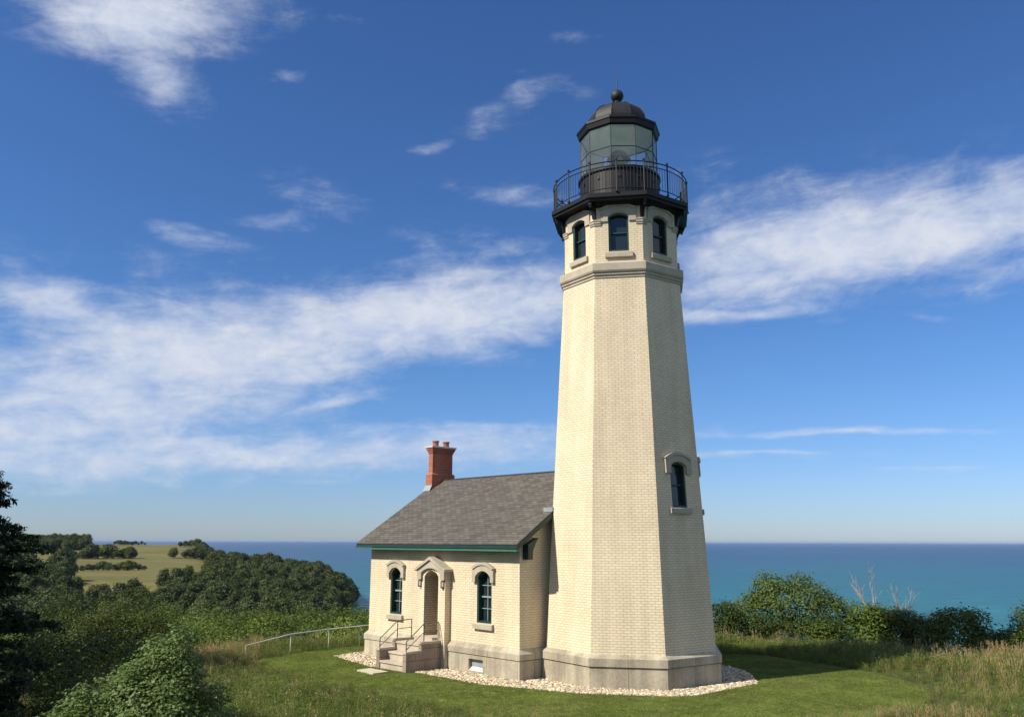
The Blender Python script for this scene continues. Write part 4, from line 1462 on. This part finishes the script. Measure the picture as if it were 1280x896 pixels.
# big shore tree and its neighbours
big = [(0, 0, 3.1, 1.5, 1.4, 1.0), (-1.2, 0, 2.7, 1.1, 1.1, .9), (1.3, 0, 2.7, 1.1, 1.1, .85), (-.6, .1, 3.7, .85, .8, .6), (.8, 0, 3.55, .8, .8, .6), (-2.0, 0, 1.9, .9, 1, .9), (2.2, 0, 1.9, .9, 1, .85), (0, -.3, 1.6, 1.8, 1.3, 1.1), (-.9, .2, 4.15, .5, .5, .4), (.35, 0, 4.15, .5, .5, .38), (-2.1, .1, 2.75, .5, .5, .5), (2.5, 0, 2.75, .5, .5, .45), (-2.6, 0, 1.2, .6, .8, .7), (2.9, 0, 1.4, .65, .7, .8), (3.2, 0, 2.1, .45, .5, .5), (-1.5, 0, 3.25, .5, .5, .45), (1.9, 0, 3.2, .4, .4, .35)]
tb = tree_meshes(big, .105, 3400, 10, .17, M['leaf_right'], r0=.14, inner=.3)
place_tree('leafy_tree', tb, (at(985, 41.5), 41.5, -1.9), (1.14, 1.1, 1.04), 0, 'broad dark green tree beyond the lawn, tallest right of the lighthouse', 'tree')
sh1 = tree_meshes(auto_lobes(3.0, 2.4, .2, 9, 5), .11, 900, 10, .15, M['leaf_right'], r0=.05)
sh2 = tree_meshes(auto_lobes(3.0, 2.6, .2, 10, 9), .11, 900, 10, .16, M['leaf_right'], r0=.05)
sh3 = tree_meshes(auto_lobes(2.6, 2.2, .2, 8, 15), .11, 700, 10, .17, M['leaf_mid'], r0=.05)
place_tree('shrub', sh1, (at(905, 40), 40, -1.1), (.8, .8, 1.1), 1, 'shrub close behind the right side of the lighthouse base', 'shrub', 'shrubs along the bluff')
place_tree('shrub', sh3, (at(1080, 39.6), 39.6, -1.0), (1.25, 1.1, 1.12), 2, 'low shrub under the right edge of the broad tree', 'shrub', 'shrubs along the bluff')
place_tree('shrub', sh2, (at(1112, 39.6), 39.6, -1.0), (1.05, 1, .92), .5, 'shrub at the foot of the bare dead tree', 'shrub', 'shrubs along the bluff')
place_tree('shrub', sh1, (at(1187, 38.2), 38.2, -1.0), (1.3, 1.2, 1.02), 3, 'rounded shrub between the dead tree and the edge tree', 'shrub', 'shrubs along the bluff')
place_tree('shrub', sh3, (at(1232, 36.6), 36.6, -1.25), (.8, .8, .8), 4, 'small low shrub beside the tree at the right edge', 'shrub', 'shrubs along the bluff')
place_tree('shrub', sh2, (at(1150, 39.4), 39.4, -1.0), (1.0, 1, .78), 2.2, 'shrub filling the gap right of the dead tree', 'shrub', 'shrubs along the bluff')
place_tree('shrub', sh3, (at(1215, 37.4), 37.4, -1.2), (1.1, 1, .72), 1.2, 'shrub with loose top right of the rounded shrub', 'shrub', 'shrubs along the bluff')
place_tree('shrub', sh1, (at(1258, 35.6), 35.6, -1.3), (1.1, 1, .9), 5, 'low shrub at the foot of the tree at the right edge', 'shrub', 'shrubs along the bluff')
place_tree('shrub', sh2, (at(950, 39.8), 39.8, -1.1), (.95, .9, .85), 4.1, 'low shrub under the left edge of the broad tree', 'shrub', 'shrubs along the bluff')
place_tree('shrub', sh3, (at(1030, 39.2), 39.2, -1.1), (1.3, 1, .9), 5.2, 'low shrub in front of the broad tree trunk', 'shrub', 'shrubs along the bluff')
ed = [(0, 0, 2.5, .55, .6, .5), (.5, 0, 2.0, .7, .7, .6), (-.35, 0, 1.7, .55, .6, .4), (.5, 0, 1.1, .9, .8, .5), (-.2, 0, .6, .8, .7, .5), (.6, .1, 2.9, .5, .5, .4)]
te = tree_meshes(ed, .11, 900, 10, .14, M['leaf_right'], r0=.06)
place_tree('leafy_tree', te, (at(1275, 36), 36, -1.35), 1.0, 0, 'small loose tree cut by the right edge of the view', 'tree')


def dead_tree():
    mb = MB()
    r_ = random.Random(4)
    def grow(p, d_, L_, rad, lev):
        q_ = p + d_ * L_ * .5 + Vector((r_.gauss(0, .05), r_.gauss(0, .05), 0)) * L_
        e = p + d_ * L_
        mb.tube([p, q_, e], rad, 5, r2=rad * .6, caps=False)
        if lev == 0: return
        for i in range(3 if lev > 1 else 4):
            nd = (d_ + Vector((r_.gauss(0, .38), r_.gauss(0, .38), r_.uniform(-.05, .3)))).normalized()
            grow(p.lerp(e, r_.uniform(.45, 1)), nd, L_ * r_.uniform(.55, .8), rad * .55, lev - 1)
    for k in range(3):
        grow(Vector((k * .35 - .4, 0, -.2)), Vector(((k - .8) * .28, .05, 1)).normalized(), 1.5 + .25 * (k == 0), .045, 3)
    me = bpy.data.meshes.new('branches')
    me.from_pydata([tuple(v) for v in mb.v], [], mb.f); me.materials.append(M['dead'])
    o = bpy.data.objects.new('dead_tree', me); col.objects.link(o)
    o.location = (at(1106, 40.2), 40.2, -.35)
    tag(o, 'bare grey dead tree with thin branches among the right hand shrubs', 'tree')
dead_tree()

# ------------------------------------------------------------------ dark trees on the left
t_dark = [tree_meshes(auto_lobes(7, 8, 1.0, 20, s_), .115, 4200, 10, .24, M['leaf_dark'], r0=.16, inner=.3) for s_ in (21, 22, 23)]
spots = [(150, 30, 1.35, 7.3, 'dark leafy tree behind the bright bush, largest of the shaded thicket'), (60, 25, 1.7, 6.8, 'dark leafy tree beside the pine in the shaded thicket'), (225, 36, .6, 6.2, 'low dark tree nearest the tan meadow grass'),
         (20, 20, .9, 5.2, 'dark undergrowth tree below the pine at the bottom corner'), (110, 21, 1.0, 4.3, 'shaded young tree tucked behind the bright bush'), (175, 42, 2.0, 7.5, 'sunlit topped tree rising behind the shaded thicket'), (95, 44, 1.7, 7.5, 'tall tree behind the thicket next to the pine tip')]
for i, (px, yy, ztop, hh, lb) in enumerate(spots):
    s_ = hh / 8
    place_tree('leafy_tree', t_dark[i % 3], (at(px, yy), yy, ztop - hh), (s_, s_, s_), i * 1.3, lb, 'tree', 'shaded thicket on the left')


def pine(seed, height_, rad, z_first):
    r_ = np.random.default_rng(seed)
    mb = MB()
    mb.tube([(0, 0, -.5), (0, 0, height_ * .5), (.05, 0, height_)], .17, 8, r2=.02)
    P_, N_ = [], []
    z = z_first
    while z < height_ - .2:
        f = (z - z_first) / (height_ - z_first)
        L0 = rad * (1 - f) ** .9 * r_.uniform(.8, 1.1) + .25
        L0 = min(L0, 1.8)
        for k in range(int(5 + 3 * (1 - f))):
            a_ = r_.uniform(0, 6.28); L_ = L0 * r_.uniform(.65, 1.1)
            d_ = np.array([math.cos(a_), math.sin(a_), 0])
            pts = [np.array([0, 0, z]) + d_ * L_ * t + np.array([0, 0, L_ * (.10 * t - .30 * t * t + .16 * t ** 3)]) for t in np.linspace(0, 1, 6)]
            mb.tube([tuple(p) for p in pts], .03 * (1 - .6 * f), 4, r2=.006, caps=False)
            side = np.array([-d_[1], d_[0], 0])
            for t in np.linspace(.22, 1, max(4, int(L_ * 6))):
                i0 = min(int(t * 5), 4); base = pts[i0] + (pts[i0 + 1] - pts[i0]) * (t * 5 - i0)
                for s_ in (-1, 1):
                    tl = L_ * .34 * (1.1 - .75 * t) * r_.uniform(.6, 1.2) + .12
                    dr = d_ * .75 + side * s_ * .8 + np.array([0, 0, r_.normal(.05, .15)])
                    m_ = int(18 + tl * 90)
                    tt = r_.random(m_)[:, None]
                    P_.append(base + dr * tl * tt + np.array([0, 0, -.12]) * tl * tt ** 2 + r_.normal(0, .035, (m_, 3)))
                    N_.append(r_.normal(0, .6, (m_, 3)) + np.array([0, 0, .7]))
        z += .30 * r_.uniform(.8, 1.25) * (1 - .35 * f)
    P_ = np.vstack(P_); N_ = np.vstack(N_)
    cm = leaf_mesh('foliage', P_, N_, .13 * rng.uniform(.7, 1.3, len(P_)), M['needle'], .28)
    tm = bpy.data.meshes.new('trunk')
    tm.from_pydata([tuple(v) for v in mb.v], [], mb.f); tm.materials.append(M['bark'])
    return cm, tm


pm = pine(3, 9.9, 5.0, .3)
for x_, y_, s_ in ((-16.5, 17, 1.15), (-19.5, 22.5, 1.3), (-24, 27, 1.4), (-22, 19, 1.4), (-27, 33, 1.35), (-20.5, 26, 1.5)):  # unseen pines added to cast shade on the thicket
    place_tree('pine_tree', pm, (x_, y_, gh(x_, y_) - .3), s_, x_, 'unseen pine added beyond the left edge to shade the thicket', 'tree', 'added shade pines beyond the left edge', parts=('trunk', 'foliage'))
place_tree('pine_tree', pm, (at(-50, 18), 18, -3.9), 1.0, 0.6, 'dark pine tree reaching in from the left edge', 'tree', parts=('trunk', 'foliage'))

# ------------------------------------------------------------------ the wooded slope, hedgerows and forest
t_row = [tree_meshes(auto_lobes(8, 11, 2.0, 24, s_), .20, 2600, 9, .32, M['leaf_mid'], r0=.2, inner=.25) for s_ in (31, 32, 33, 34)]
k = 0
for yy, zt0, pxs in ((60, -1.6, range(215, 480, 32)), (74, -2.4, range(80, 470, 30)), (92, -3.6, range(60, 480, 24)), (118, -5.2, range(40, 490, 20))):
    for px in pxs:
        x = at(px + rng.uniform(-8, 8), yy); y_ = yy + rng.uniform(-5, 5)
        g = gh(x, y_)
        hh = max(5.0, zt0 + rng.uniform(-.9, .9) - g)
        place_tree('leafy_tree', t_row[k % 4], (x, y_, g), (min(1.25, hh / 10.5) * rng.uniform(.85, 1.1),) * 2 + (hh / 11,), rng.uniform(0, 6.28),
                   'green broadleaf tree in the dense woodland row below the pipe railing', 'tree', 'trees of the woodland below the lawn')
        k += 1

t_far = []
for s_ in range(5):
    lb = auto_lobes(8, 9, 1.5, 11, 40 + s_)
    p, nr, rn = crown_points(lb, 620, 6, .45, .15)
    t_far.append(leaf_mesh('crown', p, nr, rng.uniform(.4, .8, len(p)), M['leaf_far'], .7, rn))


def px_of(x, y):
    return 640 + 1085 * x / y


def is_field(px, r):
    f = np.zeros(px.shape, bool)
    wob = 12 * np.sin(px * .07) + 8 * np.sin(px * .19 + 1)
    f |= (px > 88) & (px < 200) & (r > 449 + wob) & (r < 640)
    f |= (px > 196) & (px < 262) & (r > 455 + (px - 196) * .9 + wob) & (r < 640)
    f |= (px > 94) & (px < 264 + wob * .3) & (r > 610) & (r < 800)
    f |= (px > 38) & (px < 112) & (r > 545 + wob) & (r < 900)
    f |= (px > 12) & (px < 112) & (r > 660 + wob) & (r < 935)
    f |= (px > 112) & (px < 254) & (r > 780) & (r < 1095)
    f |= (px > 255) & (px < 310) & (r > 1000)
    return f


n = 9000
r_ = np.sqrt(rng.uniform(135 ** 2, 1120 ** 2, n)); t_ = rng.uniform(-.66, -.15, n)
yy = r_ / np.sqrt(1 + t_ ** 2); xx = yy * t_
zz = height(xx, yy)
ok = (zz > -39) & ~is_field(px_of(xx, yy), r_)
ok &= ~((r_ > 940) & (px_of(xx, yy) > 112) & (px_of(xx, yy) < 255))
xx, yy, zz, r_ = xx[ok], yy[ok], zz[ok], r_[ok]
sc = rng.uniform(.75, 1.25, len(xx))
scatter('forest', np.c_[xx, yy, zz - .8], zrot(len(xx)), np.c_[sc, sc, sc * rng.uniform(.85, 1.2, len(xx))], t_far, label='dense dark green forest covering the headland and valley', cat='forest')

trunk_far = bpy.data.meshes.new('trunk')
_mb = MB(); _mb.tube([(0, 0, -1), (0, 0, 5)], .25, 5, r2=.1)
trunk_far.from_pydata([tuple(v) for v in _mb.v], [], _mb.f); trunk_far.materials.append(M['bark'])


def hedge(pairs, r0, label, group, cat='tree'):
    for px, hh in pairs:
        yy_ = r0 / math.sqrt(1 + ((px - 640) / 1085) ** 2) + rng.uniform(-8, 8)
        x = at(px, yy_)
        s_ = hh / 9
        place_tree('hedgerow_tree', (t_far[int(rng.integers(5))], trunk_far), (x, yy_, gh(x, yy_) - 1.3 * s_), (s_ * rng.uniform(1.2, 1.7), s_ * 1.3, s_ * 1.1), rng.uniform(0, 6), label, cat, group)


hedge([(114, 4.5), (120, 4), (127, 5), (133, 6), (140, 5), (146, 4), (152, 4.5), (158, 5.5), (164, 6.5), (170, 5.5), (177, 4), (184, 3), (107, 3.5)], 603, 'dark tree in the lower hedgerow between two hay fields', 'lower hedgerow trees')
hedge([(95, 6), (101, 5), (106, 7), (112, 9), (115, 11), (122, 8), (118, 12), (125, 9), (132, 9.5), (138, 12), (144, 8), (152, 7), (158, 8.5), (164, 10), (170, 7)], 795, 'dark tree in the upper hedgerow below the hilltop field', 'upper hedgerow trees')
hedge([(70, 9), (76, 12), (83, 14), (88, 11)], 640, 'dark tree at the left end of the hay fields', 'trees at the left end of the fields')
hedge([(145, 4), (148, 5), (151, 5.5), (154, 4.5), (157, 5), (160, 4), (163, 3.5), (166, 4), (170, 4.5), (174, 3), (178, 4), (182, 2.5)], 1080, 'small distant tree on the hilltop skyline', 'skyline trees')
hedge([(226, 6), (233, 7), (240, 8), (247, 11), (253, 8), (259, 9)], 1010, 'distant tree on the skyline right of the hilltop field', 'right skyline trees')
hedge([(219, 9)], 800, 'single round bush standing alone in the upper field', None, 'bush')
hedge([(233, 6), (239, 8), (246, 9), (253, 9), (259, 9)], 800, 'dark tree in the hedge right of the lone round bush', 'hedge trees by the lone bush')


def haze():
    m_ = bpy.data.materials.new('thin_air')
    m_.use_nodes = True
    t = m_.node_tree
    t.nodes.clear()
    v = t.nodes.new('ShaderNodeVolumePrincipled')
    v.inputs['Color'].default_value = (0.42, 0.56, 0.80, 1)
    v.inputs['Density'].default_value = HAZE_DENSITY
    v.inputs['Anisotropy'].default_value = 0.0
    o_ = t.nodes.new('ShaderNodeOutputMaterial')
    t.links.new(v.outputs[0], o_.inputs['Volume'])
    mb = MB()
    mb.box((-62000, -62000, -66), (124000, 0, 0), (0, 124000, 0), (0, 0, 90))
    o = mb.build('haze', m_)
    tag(o, kind='stuff')


HAZE_DENSITY = 0.000025
haze()
